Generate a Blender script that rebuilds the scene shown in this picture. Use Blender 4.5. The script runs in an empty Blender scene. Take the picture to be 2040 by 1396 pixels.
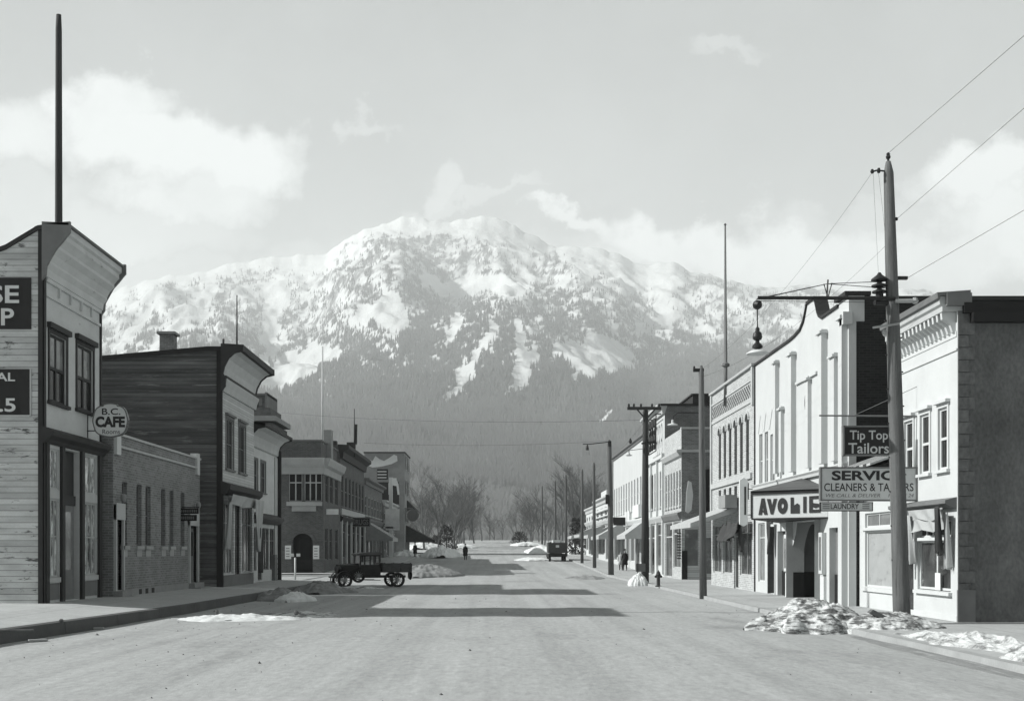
import bpy, bmesh, math, random
import numpy as np
from mathutils import Vector, Matrix, Euler
R = math.radians
random.seed(7)
scene = bpy.context.scene
COL = scene.collection

# ---------------------------------------------------------------- camera
F, VX, HY, EYE = 2300.0, 985.0, 1095.0, 1.95      # focal length and vanishing point of the street, in photo pixels
cam = bpy.data.cameras.new('camera')
camo = bpy.data.objects.new('camera', cam)
COL.objects.link(camo)
camo.location = (0, 0, EYE)
camo.rotation_euler = (R(90), 0, 0)
cam.sensor_width = 36
cam.lens = F / 2040 * 36
cam.shift_x = (1020 - VX) / 2040
cam.shift_y = (HY - 698) / 2040
cam.clip_start = 0.1
cam.clip_end = 40000
scene.camera = camo
scene.render.resolution_x = 1024
scene.render.resolution_y = 700
scene.view_settings.view_transform = 'Standard'
scene.view_settings.look = 'None'
scene.view_settings.exposure = 0.75
scene.view_settings.gamma = 1
scene.cycles.max_bounces = 5
scene.cycles.volume_bounces = 1
TINT = (0.968, 1.0, 0.995)

# ---------------------------------------------------------------- world: pale sky with clouds
SUN_EL, SUN_AZ = 35.0, -2.5       # degrees; the sun stands to the left, square to the street
world = bpy.data.worlds.new("World")
scene.world = world
world.use_nodes = True
nt = world.node_tree
nt.nodes.clear()
def N(t, **k):
    n = nt.nodes.new(t)
    for a, b in k.items(): setattr(n, a, b)
    return n
def M2(op, a, b=None, c=None, clamp=False):
    n = nt.nodes.new('ShaderNodeMath'); n.operation = op; n.use_clamp = clamp
    for i, v in enumerate((a, b, c)):
        if v is None: continue
        if isinstance(v, (int, float)): n.inputs[i].default_value = v
        else: nt.links.new(v, n.inputs[i])
    return n.outputs[0]
tc = N('ShaderNodeTexCoord')
sep = N('ShaderNodeSeparateXYZ'); nt.links.new(tc.outputs['Generated'], sep.inputs[0])
dx, dy, dz = sep.outputs
sky = N('ShaderNodeTexSky'); sky.sky_type = 'NISHITA'; sky.sun_disc = False
sky.sun_elevation = R(SUN_EL); sky.sun_rotation = R(270 + SUN_AZ); sky.altitude = 500
bw = N('ShaderNodeRGBToBW'); nt.links.new(sky.outputs[0], bw.inputs[0])
# film-like grey sky: pale towards the horizon, dark overhead
mr = N('ShaderNodeValToRGB')
nt.links.new(M2('MULTIPLY', dz, 1.0, clamp=True), mr.inputs[0])
cr = mr.color_ramp
cr.elements[0].position = 0.0; cr.elements[0].color = (0.30,)*3 + (1,)
cr.elements[1].position = 1.0; cr.elements[1].color = (0.03,)*3 + (1,)
for p, v in ((0.16, 0.27), (0.30, 0.25), (0.44, 0.22), (0.56, 0.10), (0.72, 0.04)):
    e = cr.elements.new(p); e.color = (v, v, v, 1)
base = M2('ADD', mr.outputs[0], M2('MULTIPLY', bw.outputs[0], 0.002))
ysafe = M2('MAXIMUM', dy, 0.05)
u = M2('DIVIDE', dx, ysafe); v = M2('DIVIDE', dz, ysafe)
comb = N('ShaderNodeCombineXYZ'); nt.links.new(u, comb.inputs[0]); nt.links.new(v, comb.inputs[1])
def noise(vec, scale, detail=6, rough=0.6, out='Fac', off=0):
    n = N('ShaderNodeTexNoise'); n.inputs['Scale'].default_value = scale
    n.inputs['Detail'].default_value = detail; n.inputs['Roughness'].default_value = rough
    if off:
        mp = N('ShaderNodeMapping'); mp.inputs['Location'].default_value = (off, off * .7, 0)
        nt.links.new(vec, mp.inputs[0]); vec = mp.outputs[0]
    nt.links.new(vec, n.inputs['Vector']); return n.outputs[out]
n1 = noise(comb.outputs[0], 7, 8, 0.62)
n2 = noise(comb.outputs[0], 7, 8, 0.62, off=9.3)
n3 = noise(comb.outputs[0], 3.2, 7, 0.55, off=21.0)
ud = M2('ADD', u, M2('MULTIPLY', M2('SUBTRACT', n1, 0.5), 0.26))
vd = M2('ADD', v, M2('MULTIPLY', M2('SUBTRACT', n2, 0.5), 0.20))
mask = None
blobs = [(190,190,140,90,.9),(330,270,260,95,1.),(460,300,200,85,1.),(380,385,180,70,.8),(250,470,300,60,.45),(20,250,140,110,.8),
         (60,400,200,80,.4),(750,245,60,26,.36),(860,390,60,40,.5),(900,425,200,16,.4),(1120,475,110,26,.8),(1360,490,230,62,1.),
         (1560,500,240,80,.9),(1800,520,240,70,.8),(1960,360,190,85,1.),(2030,470,220,90,.9),(1700,440,240,50,.35),(1500,85,110,22,.28),
         (1500,560,500,80,.6),(400,560,500,60,.3)]
for bx, by, rx, ry, w in blobs:
    a = M2('DIVIDE', M2('SUBTRACT', ud, (bx - VX) / F), rx / F)
    b = M2('DIVIDE', M2('SUBTRACT', vd, (HY - by) / F), ry / F)
    d = M2('ADD', M2('MULTIPLY', a, a), M2('MULTIPLY', b, b))
    k = M2('MULTIPLY', M2('SUBTRACT', 1.25, d, clamp=True), w)
    mask = k if mask is None else M2('MAXIMUM', mask, k)
front = M2('GREATER_THAN', dy, 0.06)
mask = M2('MULTIPLY', mask, front)
wisp = M2('MULTIPLY', M2('SUBTRACT', n3, 0.48, clamp=True), 0.7)
wisp = M2('MULTIPLY', wisp, front)
cl = M2('MULTIPLY', mask, M2('ADD', 0.35, M2('MULTIPLY', n1, 1.3)), clamp=True)
cl = M2('MULTIPLY', M2('SUBTRACT', cl, 0.12), 1.25, clamp=True)
cl = M2('ADD', cl, wisp, clamp=True)
CLOUD = 0.62
val = M2('ADD', M2('MULTIPLY', base, M2('SUBTRACT', 1.0, cl)), M2('MULTIPLY', cl, CLOUD))
cc = N('ShaderNodeCombineColor')
for i in range(3): nt.links.new(M2('MULTIPLY', val, TINT[i]), cc.inputs[i])
bg = N('ShaderNodeBackground'); bg.inputs['Strength'].default_value = 1.0
nt.links.new(cc.outputs[0], bg.inputs['Color'])
wo = N('ShaderNodeOutputWorld'); nt.links.new(bg.outputs[0], wo.inputs['Surface'])

# ---------------------------------------------------------------- sun
sl = bpy.data.lights.new('sun', 'SUN'); sl.energy = 5.0; sl.angle = R(0.5); sl.color = (1.0, 1.0, 0.985)
so = bpy.data.objects.new('sun', sl); COL.objects.link(so)
dirn = Vector((math.cos(R(SUN_EL)) * math.cos(R(SUN_AZ)), -math.cos(R(SUN_EL)) * math.sin(R(SUN_AZ)), -math.sin(R(SUN_EL))))
so.rotation_euler = dirn.to_track_quat('-Z', 'Y').to_euler()
so.location = (-60, 20, 60)

# ---------------------------------------------------------------- layout helpers (author's ruler: photo measure -> metres)
def pz(y, Y): return EYE + (HY - y) * Y / F          # height of something at depth Y
def px(x, Y): return (x - VX) * Y / F                # sideways position at depth Y
def yy(x, X): return X * F / (x - VX)                # depth of something on the plane X
GP = [(-400, 0), (85, 0), (98, .3), (112, .55), (130, .85), (160, 1.45), (200, 2.2), (300, 4.25), (350, 4.9), (420, 4.2), (600, 0), (9000, -3)]
def g(Y): return float(np.interp(Y, [a for a, b in GP], [b for a, b in GP]))

# ---------------------------------------------------------------- materials
MATS = {}
def material(name, v, rough=.85, var=.15, scale=3.0, kind=None, bump=.0, v2=None, thr=.5, soft=.1, stretch=(1,1,1), spec=.3, fine=0, board=.15, metal=0, bvar=.26):
    """grey procedural material: tone v, broken up by noise; optional boards, bricks, patches of a second tone v2."""
    m = bpy.data.materials.new(name); m.use_nodes = True
    t = m.node_tree; nodes, L = t.nodes, t.links
    b = nodes['Principled BSDF']
    b.inputs['Roughness'].default_value = rough
    b.inputs['Specular IOR Level'].default_value = spec
    b.inputs['Metallic'].default_value = metal
    geo = nodes.new('ShaderNodeNewGeometry')
    def mth(op, a, c=None, d=None, clamp=False):
        n = nodes.new('ShaderNodeMath'); n.operation = op; n.use_clamp = clamp
        for i, q in enumerate((a, c, d)):
            if q is None: continue
            if isinstance(q, (int, float)): n.inputs[i].default_value = q
            else: L.new(q, n.inputs[i])
        return n.outputs[0]
    def nz(sc, det=5, rg=.6, st=stretch, src=None):
        mp = nodes.new('ShaderNodeMapping'); mp.inputs['Scale'].default_value = st
        L.new(src or geo.outputs['Position'], mp.inputs[0])
        n = nodes.new('ShaderNodeTexNoise'); n.inputs['Scale'].default_value = sc
        n.inputs['Detail'].default_value = det; n.inputs['Roughness'].default_value = rg
        L.new(mp.outputs[0], n.inputs['Vector']); return n.outputs['Fac']
    n = nz(scale)
    val = mth('MULTIPLY', mth('ADD', mth('MULTIPLY', mth('SUBTRACT', n, .5), var * 3), 1.0), v)
    if fine:
        nf = nz(scale * 14, 3)
        val = mth('MULTIPLY', val, mth('ADD', mth('MULTIPLY', mth('SUBTRACT', nf, .5), fine * 2.5), 1.0))
    hgt = n
    if kind in ('board', 'brick', 'slate'):
        sp = nodes.new('ShaderNodeSeparateXYZ'); L.new(geo.outputs['Position'], sp.inputs[0])
        if kind == 'board':
            zz = mth('DIVIDE', sp.outputs[2], board)
            fr = mth('FRACT', zz); fl = mth('FLOOR', zz)
            wn = nodes.new('ShaderNodeTexWhiteNoise'); wn.noise_dimensions = '1D'; L.new(fl, wn.inputs['W'])
            line = mth('LESS_THAN', fr, .13)
            val = mth('MULTIPLY', val, mth('ADD', 1-bvar/2, mth('MULTIPLY', wn.outputs['Value'], bvar)))
            val = mth('MULTIPLY', val, mth('SUBTRACT', 1.0, mth('MULTIPLY', line, .5)))
            hgt = mth('ADD', fr, mth('MULTIPLY', n, .3))
        else:
            cb = nodes.new('ShaderNodeCombineXYZ')
            L.new(mth('ADD', sp.outputs[0], sp.outputs[1]), cb.inputs[0]); L.new(sp.outputs[2], cb.inputs[1])
            bt = nodes.new('ShaderNodeTexBrick'); L.new(cb.outputs[0], bt.inputs['Vector'])
            bt.inputs['Scale'].default_value = 1.0
            bt.inputs['Brick Width'].default_value = .24 if kind == 'brick' else .5
            bt.inputs['Row Height'].default_value = .085 if kind == 'brick' else .2
            bt.inputs['Mortar Size'].default_value = .009
            bt.inputs['Color1'].default_value = (.75,) * 3 + (1,); bt.inputs['Color2'].default_value = (1.15,) * 3 + (1,)
            bt.inputs['Mortar'].default_value = (1.5,) * 3 + (1,)
            val = mth('MULTIPLY', val, bt.outputs['Color'])
            hgt = bt.outputs['Color']
    if kind == 'slab':
        sp = nodes.new('ShaderNodeSeparateXYZ'); L.new(geo.outputs['Position'], sp.inputs[0])
        for q_ in (0, 1):
            fr = mth('FRACT', mth('ADD', mth('DIVIDE', sp.outputs[q_], 1.9), mth('MULTIPLY', n, .02)))
            val = mth('MULTIPLY', val, mth('SUBTRACT', 1.0, mth('MULTIPLY', mth('LESS_THAN', fr, .016), .35)))
        gr = nz(8.0, 4, .75, (1, .5, 1)); val = mth('MULTIPLY', val, mth('ADD', .74, mth('MULTIPLY', gr, .52)))
    if kind == 'road':
        tr = nz(1.0, 5, .6, (1.4, .035, 1)); val = mth('MULTIPLY', val, mth('ADD', .68, mth('MULTIPLY', tr, .66)))
        gr = nz(9.0, 4, .75, (1, .45, 1)); val = mth('MULTIPLY', val, mth('ADD', .66, mth('MULTIPLY', gr, .68)))
        sc_ = nz(.22, 4, .7, (1, .5, 1)); st_ = mth('MULTIPLY', mth('SUBTRACT', sc_, .56, clamp=True), 2.2); val = mth('MULTIPLY', val, mth('SUBTRACT', 1.0, st_))
        hgt = mth('ADD', n, gr)
    if v2 is not None:
        n4 = nz(scale * .8 + .37, 8, .7)
        k = mth('DIVIDE', mth('SUBTRACT', n4, thr), soft, clamp=True)
        val = mth('ADD', mth('MULTIPLY', val, mth('SUBTRACT', 1.0, k)), mth('MULTIPLY', v2, k))
    val = mth('MAXIMUM', val, .008); val = mth('MINIMUM', val, .92)
    c = nodes.new('ShaderNodeCombineColor')
    for i in range(3): L.new(mth('MULTIPLY', val, TINT[i]), c.inputs[i])
    L.new(c.outputs[0], b.inputs['Base Color'])
    if bump:
        bp = nodes.new('ShaderNodeBump'); bp.inputs['Strength'].default_value = bump; bp.inputs['Distance'].default_value = .02
        L.new(hgt, bp.inputs['Height']); L.new(bp.outputs[0], b.inputs['Normal'])
    MATS[name] = m
    return m
mt = MATS.__getitem__
material('peeling_siding', .56, var=.3, scale=1.1, kind='board', bump=.5, v2=.12, thr=.57, soft=.05, stretch=(1,1,3.5), fine=.12, board=.17)
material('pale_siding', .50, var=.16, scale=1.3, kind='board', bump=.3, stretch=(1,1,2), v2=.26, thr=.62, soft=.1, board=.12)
material('pale_boards', .52, var=.15, scale=1.3, bump=.1, stretch=(1,1,2), fine=.06, v2=.25, thr=.63, soft=.08)
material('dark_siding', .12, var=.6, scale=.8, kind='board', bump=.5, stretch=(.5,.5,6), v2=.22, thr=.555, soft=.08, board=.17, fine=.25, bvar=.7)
material('dark_trim', .03, var=.3, scale=2, rough=.7)
material('grey_trim', .16, var=.2, scale=2)
material('light_trim', .44, var=.12, scale=2, fine=.05)
material('white_paint', .56, var=.06, scale=1.2, fine=.04, v2=.46, thr=.62, soft=.15)
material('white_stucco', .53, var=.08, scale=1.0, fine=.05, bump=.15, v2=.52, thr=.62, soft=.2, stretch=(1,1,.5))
material('cream_board', .52, var=.06, scale=1.2, fine=.05, kind='board', board=.14)
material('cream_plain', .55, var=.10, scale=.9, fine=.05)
material('dark_brick', .19, var=.3, scale=.7, kind='brick', bump=.3, fine=.1)
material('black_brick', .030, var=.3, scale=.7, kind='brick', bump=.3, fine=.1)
material('mid_brick', .135, var=.2, scale=.8, kind='brick', bump=.3, fine=.1)
material('bank_brick', .095, var=.25, scale=.8, kind='brick', bump=.3, fine=.1)
material('stone', .26, var=.2, scale=1.5, bump=.3, fine=.12)
material('pale_stone', .36, var=.15, scale=1.5, bump=.2, fine=.1)
material('light_brick', .38, var=.12, scale=.8, kind='brick', fine=.08)
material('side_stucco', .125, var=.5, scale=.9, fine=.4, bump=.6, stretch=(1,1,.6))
material('roof_tar', .05, var=.3, scale=1)
material('shingle', .085, var=.3, scale=2, kind='slate', bump=.4)
material('glass', .022, rough=.07, var=.4, scale=.9, spec=.55, bump=.0)
material('shop_glass', .05, rough=.10, var=1.0, scale=1.6, spec=.6, v2=.30, thr=.60, soft=.08, stretch=(1,1,1.4))  # pale patches are reflections painted into the glass colour
material('cafe_glass', .12, rough=.08, var=1.0, scale=1.5, spec=1.0, v2=.85, thr=.44, soft=.16, stretch=(2.2,2.2,1.0))  # bright patches painted in to imitate sunlit fronts mirrored in the panes
material('painted_lit_glass', .17, rough=.12, var=.5, scale=1.2, spec=.6, v2=.32, thr=.55, soft=.15)  # paler copy of the glass, with the light on it painted into its colour
material('whitened_glass', .36, rough=.45, var=.14, scale=1.3, v2=.24, thr=.55, soft=.12, fine=.08, stretch=(1,1,1.8))
material('blind', .38, var=.08, scale=1)
material('black_paint', .012, var=.3, scale=2, rough=.6)
material('black_sign', .016, var=.4, scale=2.5, rough=.6)
material('sign_grey', .6, var=.12, scale=3, fine=.06)
material('sign_white', .66, var=.05, scale=3, fine=.04)
material('letter_white', .50, var=.12, scale=6, fine=.06)
material('letter_pale', .62, var=.06, scale=6)
material('letter_dark', .035, var=.2, scale=6)
material('letter_grey', .16, var=.2, scale=6)
material('pole_wood', .125, var=.45, scale=2.6, bump=.9, stretch=(5,5,.3), fine=.35, v2=.06, thr=.58, soft=.1)
material('far_pole_wood', .10, var=.25, scale=2, stretch=(4,4,.35))
material('old_dark_pole', .05, var=.25, scale=2, stretch=(4,4,.35))
material('metal', .03, rough=.45, var=.2, scale=4, metal=.3)
material('insulator', .35, rough=.3, var=.1, scale=6, spec=.6)
material('canvas', .42, var=.15, scale=2, fine=.05, bump=.3)
material('grey_canvas', .26, var=.2, scale=3, fine=.05, bump=.3)
material('dark_canvas', .05, var=.4, scale=2.5, bump=.4)
material('snow_dirty', .58, rough=.8, var=.25, scale=3.0, v2=.17, thr=.475, soft=.12, fine=.35, bump=.5)
material('snow_old', .60, rough=.8, var=.3, scale=4.4, v2=.11, thr=.44, soft=.12, fine=.45, bump=.45, stretch=(.8,.8,3.0))
material('snow_clean', .68, rough=.7, var=.06, scale=1.5, fine=.06, bump=.6, v2=.4, thr=.62, soft=.12)
material('slush', .22, rough=.8, var=.3, scale=1.6, fine=.2, bump=.8, v2=.5, thr=.62, soft=.1)
material('road', .35, rough=.95, var=.10, scale=.5, fine=.16, bump=.5, kind='road', v2=.27, thr=.55, soft=.25, stretch=(1,.35,1))
material('pavement', .40, rough=.95, var=.12, kind='slab', scale=.8, fine=.06, bump=.2, v2=.31, thr=.58, soft=.2)
material('earth', .33, rough=.97, var=.2, scale=.3, fine=.2, bump=.4, v2=.6, thr=.6, soft=.08)
material('kerb', .085, var=.3, scale=1.2, fine=.15, bump=.4)
material('kerb_pale', .34, var=.2, scale=1.2, fine=.15, bump=.3)
material('truck_paint', .012, rough=.5, var=.3, scale=3, spec=.3)
material('truck_grey', .085, rough=.6, var=.3, scale=3)
material('tyre', .02, rough=.8, var=.2, scale=5)
material('wood_body', .065, rough=.7, var=.4, scale=3, stretch=(1,1,5))
material('coat', .015, var=.2, scale=6); material('trousers', .03, var=.2, scale=6)
material('skin', .3, var=.05, scale=6); material('hair', .02, var=.1, scale=9)
material('pale_cloth', .45, var=.1, scale=6)
material('bark', .1, var=.3, scale=4, stretch=(1,1,.3))
material('bark_hazed', .14, var=.25, scale=4, stretch=(1,1,.3))  # bark tone lightened to stand in for haze at the street end
material('wet_road', .22, rough=.7, var=.3, scale=1.5, fine=.3)
material('debris', .12, var=.6, scale=3)
material('plank', .34, var=.3, scale=3, fine=.1)
material('conifer', .045, var=.4, scale=.02)
material('conifer_hazed', .075, var=.3, scale=.02)  # lighter tree tone, with valley haze put into the colour

# ---------------------------------------------------------------- mesh helpers
ORG = {}
class Fr:
    """a building frame: a runs along the wall, b outwards, c upwards"""
    def __init__(s, O, u, n): s.O, s.u, s.n = Vector(O), Vector(u), Vector(n)
    def p(s, a, b, c): return s.O + s.u * a + s.n * b + Vector((0, 0, c))
W0 = Fr((0, 0, 0), (1, 0, 0), (0, 1, 0))
def left(X, Y, z=0): return Fr((X, Y, z), (0, 1, 0), (1, 0, 0))
def right(X, Y, z=0): return Fr((X, Y, z), (0, 1, 0), (-1, 0, 0))
def facing(X, Y, z=0): return Fr((X, Y, z), (1, 0, 0), (0, -1, 0))
class MB:
    def __init__(s): s.v, s.f, s.m, s.marks = [], [], [], []
    def add(s, vs, fs, mi=0):
        k = len(s.v); s.marks.append((k, len(s.f))); s.v += [tuple(q) for q in vs]
        for f in fs: s.f.append([i + k for i in f]); s.m.append(mi)
        return s
    def box(s, fr, a0, a1, b0, b1, c0, c1, mi=0):
        vs = [fr.p(a, b, c) for a in (a0, a1) for b in (b0, b1) for c in (c0, c1)]
        return s.add(vs, [(0,1,3,2),(4,6,7,5),(0,4,5,1),(2,3,7,6),(0,2,6,4),(1,5,7,3)], mi)
    def quad(s, pts, mi=0): return s.add(pts, [tuple(range(len(pts)))], mi)
    def prism(s, fr, poly, b0, b1, mi=0):
        """polygon in (a, c) extruded from b0 to b1"""
        n = len(poly)
        vs = [fr.p(a, b0, c) for a, c in poly] + [fr.p(a, b1, c) for a, c in poly]
        return s.add(vs, [tuple(range(n)), tuple(range(2*n-1, n-1, -1))] + [(i, (i+1) % n, n+(i+1) % n, n+i) for i in range(n)], mi)
    def run(s, fr, prof, a0, a1, mi=0):
        """profile in (b, c) run along the wall from a0 to a1"""
        n = len(prof)
        vs = [fr.p(a0, b, c) for b, c in prof] + [fr.p(a1, b, c) for b, c in prof]
        return s.add(vs, [tuple(range(n)), tuple(range(2*n-1, n-1, -1))] + [(i, (i+1) % n, n+(i+1) % n, n+i) for i in range(n)], mi)
    def tube(s, pts, rad, seg=8, mi=0, cap=True):
        pts = [Vector(q) for q in pts]; s.marks.append((len(s.v), len(s.f)))
        if isinstance(rad, (int, float)): rad = [rad] * len(pts)
        k = len(s.v)
        for i, q in enumerate(pts):
            d = (pts[min(i+1, len(pts)-1)] - pts[max(i-1, 0)]).normalized()
            x = d.cross(Vector((0, 0, 1)));
            if x.length < 1e-3: x = Vector((1, 0, 0))
            x.normalize(); y = d.cross(x)
            for j in range(seg):
                t = 2 * math.pi * j / seg
                s.v.append(tuple(q + (x * math.cos(t) + y * math.sin(t)) * rad[i]))
        for i in range(len(pts) - 1):
            for j in range(seg):
                a, b = k + i*seg + j, k + i*seg + (j+1) % seg
                s.f.append([a, b, b + seg, a + seg]); s.m.append(mi)
        if cap:
            s.f.append([k + j for j in range(seg)]); s.m.append(mi)
            e = k + (len(pts)-1)*seg
            s.f.append([e + j for j in range(seg)][::-1]); s.m.append(mi)
        return s
    def lathe(s, c, prof, seg=14, axis=None, mi=0, cap=True):
        """(radius, height) profile round an axis"""
        s.marks.append((len(s.v), len(s.f)))
        c = Vector(c); ax = Vector(axis or (0, 0, 1)).normalized()
        x = ax.cross(Vector((0, 1, 0)));
        if x.length < 1e-3: x = Vector((1, 0, 0))
        x.normalize(); y = ax.cross(x); k = len(s.v)
        for r, h in prof:
            for j in range(seg):
                t = 2 * math.pi * j / seg
                s.v.append(tuple(c + ax * h + (x * math.cos(t) + y * math.sin(t)) * r))
        for i in range(len(prof) - 1):
            for j in range(seg):
                a, b = k + i*seg + j, k + i*seg + (j+1) % seg
                s.f.append([a, b, b + seg, a + seg]); s.m.append(mi)
        if cap:
            s.f.append([k + j for j in range(seg)]); s.m.append(mi)
            e = k + (len(prof)-1)*seg
            s.f.append([e + j for j in range(seg)][::-1]); s.m.append(mi)
        return s
    def wall(s, fr, a0, a1, c0, c1, holes=(), d=.14, top=None, mi=0):
        """wall skin with window openings and their reveals"""
        A = sorted({a0, a1, *[h[0] for h in holes], *[h[1] for h in holes]})
        C = sorted({c0, c1, *[h[2] for h in holes], *[h[3] for h in holes]})
        A = [a for a in A if a0 - 1e-6 <= a <= a1 + 1e-6]; C = [c for c in C if c0 - 1e-6 <= c <= c1 + 1e-6]
        for i in range(len(A)-1):
            for j in range(len(C)-1):
                ma, mc = (A[i]+A[i+1])/2, (C[j]+C[j+1])/2
                if any(h[0] < ma < h[1] and h[2] < mc < h[3] for h in holes): continue
                s.quad([fr.p(A[i],0,C[j]), fr.p(A[i+1],0,C[j]), fr.p(A[i+1],0,C[j+1]), fr.p(A[i],0,C[j+1])], mi)
        for h in holes:
            x0, x1, y0, y1 = h[:4]
            for (p, q) in (((x0,y0),(x1,y0)), ((x1,y0),(x1,y1)), ((x1,y1),(x0,y1)), ((x0,y1),(x0,y0))):
                s.quad([fr.p(p[0],0,p[1]), fr.p(q[0],0,q[1]), fr.p(q[0],-d,q[1]), fr.p(p[0],-d,p[1])], mi)
        return s
    def build(s, name, mats, parent=None, smooth=False, base=None):
        if not isinstance(mats, (list, tuple)): mats = [mats]
        arr = np.array(s.v, dtype=float)
        if parent is not None: org = ORG[parent.name]
        elif base is not None: org = np.array(base, float)
        else: org = np.array([(arr[:,0].min()+arr[:,0].max())/2, (arr[:,1].min()+arr[:,1].max())/2, arr[:,2].min()])
        me = bpy.data.meshes.new(name)
        me.from_pydata((arr - org).tolist(), [], s.f)
        for m in mats: me.materials.append(MATS[m] if isinstance(m, str) else m)
        if len(mats) > 1: me.polygons.foreach_set('material_index', s.m)
        bm = bmesh.new(); bm.from_mesh(me); bmesh.ops.recalc_face_normals(bm, faces=bm.faces); bm.to_mesh(me); bm.free()
        if smooth: me.polygons.foreach_set('use_smooth', [True] * len(me.polygons))
        o = bpy.data.objects.new(name, me); COL.objects.link(o)
        if parent is not None: o.parent = parent
        else: o.location = org.tolist()
        ORG[o.name] = org
        return o
def each(mb, name, mat, parent, n=1, smooth=False):
    """one part per piece laid into the builder (n pieces to a part)"""
    mk = mb.marks + [(len(mb.v), len(mb.f))]; out = []
    for i in range(0, len(mb.marks), n):
        (v0, f0), (v1, f1) = mk[i], mk[min(i+n, len(mk)-1)]
        q = MB(); q.v = mb.v[v0:v1]; q.f = [[t-v0 for t in f] for f in mb.f[f0:f1]]; q.m = mb.m[f0:f1]
        out.append(q.build(name, mat, parent, smooth))
    return out
def tag(o, label, cat, group=None, kind=None):
    if label: o['label'] = label
    if cat: o['category'] = cat
    if group: o['group'] = group
    if kind: o['kind'] = kind
    return o
def thing(name, label, cat, loc, group=None):
    o = bpy.data.objects.new(name, None); COL.objects.link(o)
    o.empty_display_size = .3
    o.location = loc; ORG[o.name] = np.array(loc, float)
    return tag(o, label, cat, group)
def kids(o): return [c for c in bpy.data.objects if c.parent == o]
def copy_tree(o, parent=None, loc=None, rz=None, scale=None, label=None):
    c = o.copy(); COL.objects.link(c); c.parent = parent
    if loc is not None: c.location = loc; ORG[c.name] = np.array(loc, float)
    if rz is not None: c.rotation_euler.z = rz
    if scale is not None: c.scale = (scale,) * 3
    if label: c['label'] = label
    for ch in o.children if o.children else (): copy_tree(ch, c)
    return c
def struct(o): o['kind'] = 'structure'; return o

def letters(s, bold=0.0, shear=0.0, res=4, space=1.0):
    cu = bpy.data.curves.new('lettering', 'FONT'); cu.body = s; cu.offset = bold; cu.shear = shear; cu.resolution_u = res
    cu.space_character = space
    cu.fill_mode = 'FRONT' ; cu.dimensions = '2D'
    ob = bpy.data.objects.new('lettering', cu); COL.objects.link(ob)
    dg = bpy.context.evaluated_depsgraph_get(); dg.update()
    me = bpy.data.meshes.new_from_object(ob.evaluated_get(dg))
    vs = [tuple(q.co) for q in me.vertices]; fs = [tuple(p.vertices) for p in me.polygons]
    bpy.data.objects.remove(ob); bpy.data.curves.remove(cu); bpy.data.meshes.remove(me)
    return vs, fs
def text(mb, fr, s, a0, a1, c0, c1, b=.012, bold=0.0, shear=0.0, mi=0, space=1.0):
    """lettering laid on a board, fitted into the rectangle a0..a1, c0..c1, standing b proud"""
    vs, fs = letters(s, bold, shear, space=space)
    X = [q[0] for q in vs]; Y = [q[1] for q in vs]
    x0, x1, y0, y1 = min(X), max(X), min(Y), max(Y)
    mb.add([fr.p(a0 + (q[0]-x0)/(x1-x0)*(a1-a0), b, c0 + (q[1]-y0)/(y1-y0)*(c1-c0)) for q in vs], fs, mi)

def window(parent, fr, a0, a1, c0, c1, d=.12, fw=.06, v=(), h=(.5,), frame='light_trim', glass='glass', case=0, hood=0, sill=0, name='window', mw=.04, upper=None, trim=None):
    m = MB(); f0, f1 = -d, -d + .05
    m.box(fr, a0, a0+fw, f0, f1, c0, c1); m.box(fr, a1-fw, a1, f0, f1, c0, c1)
    m.box(fr, a0+fw, a1-fw, f0, f1, c0, c0+fw); m.box(fr, a0+fw, a1-fw, f0, f1, c1-fw, c1)
    for t in v:
        q = a0 + (a1-a0)*t; m.box(fr, q-mw/2, q+mw/2, f0+.004, f1-.004, c0+fw, c1-fw)
    for t in h:
        q = c0 + (c1-c0)*t; m.box(fr, a0+fw, a1-fw, f0+.002, f1+.008, q-mw/2, q+mw/2)
    if case:
        m.box(fr, a0-case, a0-.002, -.01, .035, c0, c1); m.box(fr, a1+.002, a1+case, -.01, .035, c0, c1)
        m.box(fr, a0-case, a1+case, -.01, .037, c1+.002, c1+case*1.2)
    if hood: m.box(fr, a0-case-.06, a1+case+.06, -.01, .13, c1+case*1.2+.003, c1+case*1.2+hood)
    if sill: m.box(fr, a0-case-.05, a1+case+.05, -d, .1, c0-sill, c0-.002)
    w = m.build(name, trim or frame, parent)
    g_ = MB(); k = f0 + .015
    cu = c0 + (c1-c0)*.5
    if upper:
        g_.quad([fr.p(a0+.01,k,c0+.01), fr.p(a1-.01,k,c0+.01), fr.p(a1-.01,k,cu), fr.p(a0+.01,k,cu)])
        g_.quad([fr.p(a0+.01,k+.012,cu), fr.p(a1-.01,k+.012,cu), fr.p(a1-.01,k+.012,c1-.01), fr.p(a0+.01,k+.012,c1-.01)], 1)
        g_.build('pane', [glass, upper], w)
    else:
        g_.quad([fr.p(a0+.01,k,c0+.01), fr.p(a1-.01,k,c0+.01), fr.p(a1-.01,k,c1-.01), fr.p(a0+.01,k,c1-.01)])
        g_.build('pane', glass, w)
    return w
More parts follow.
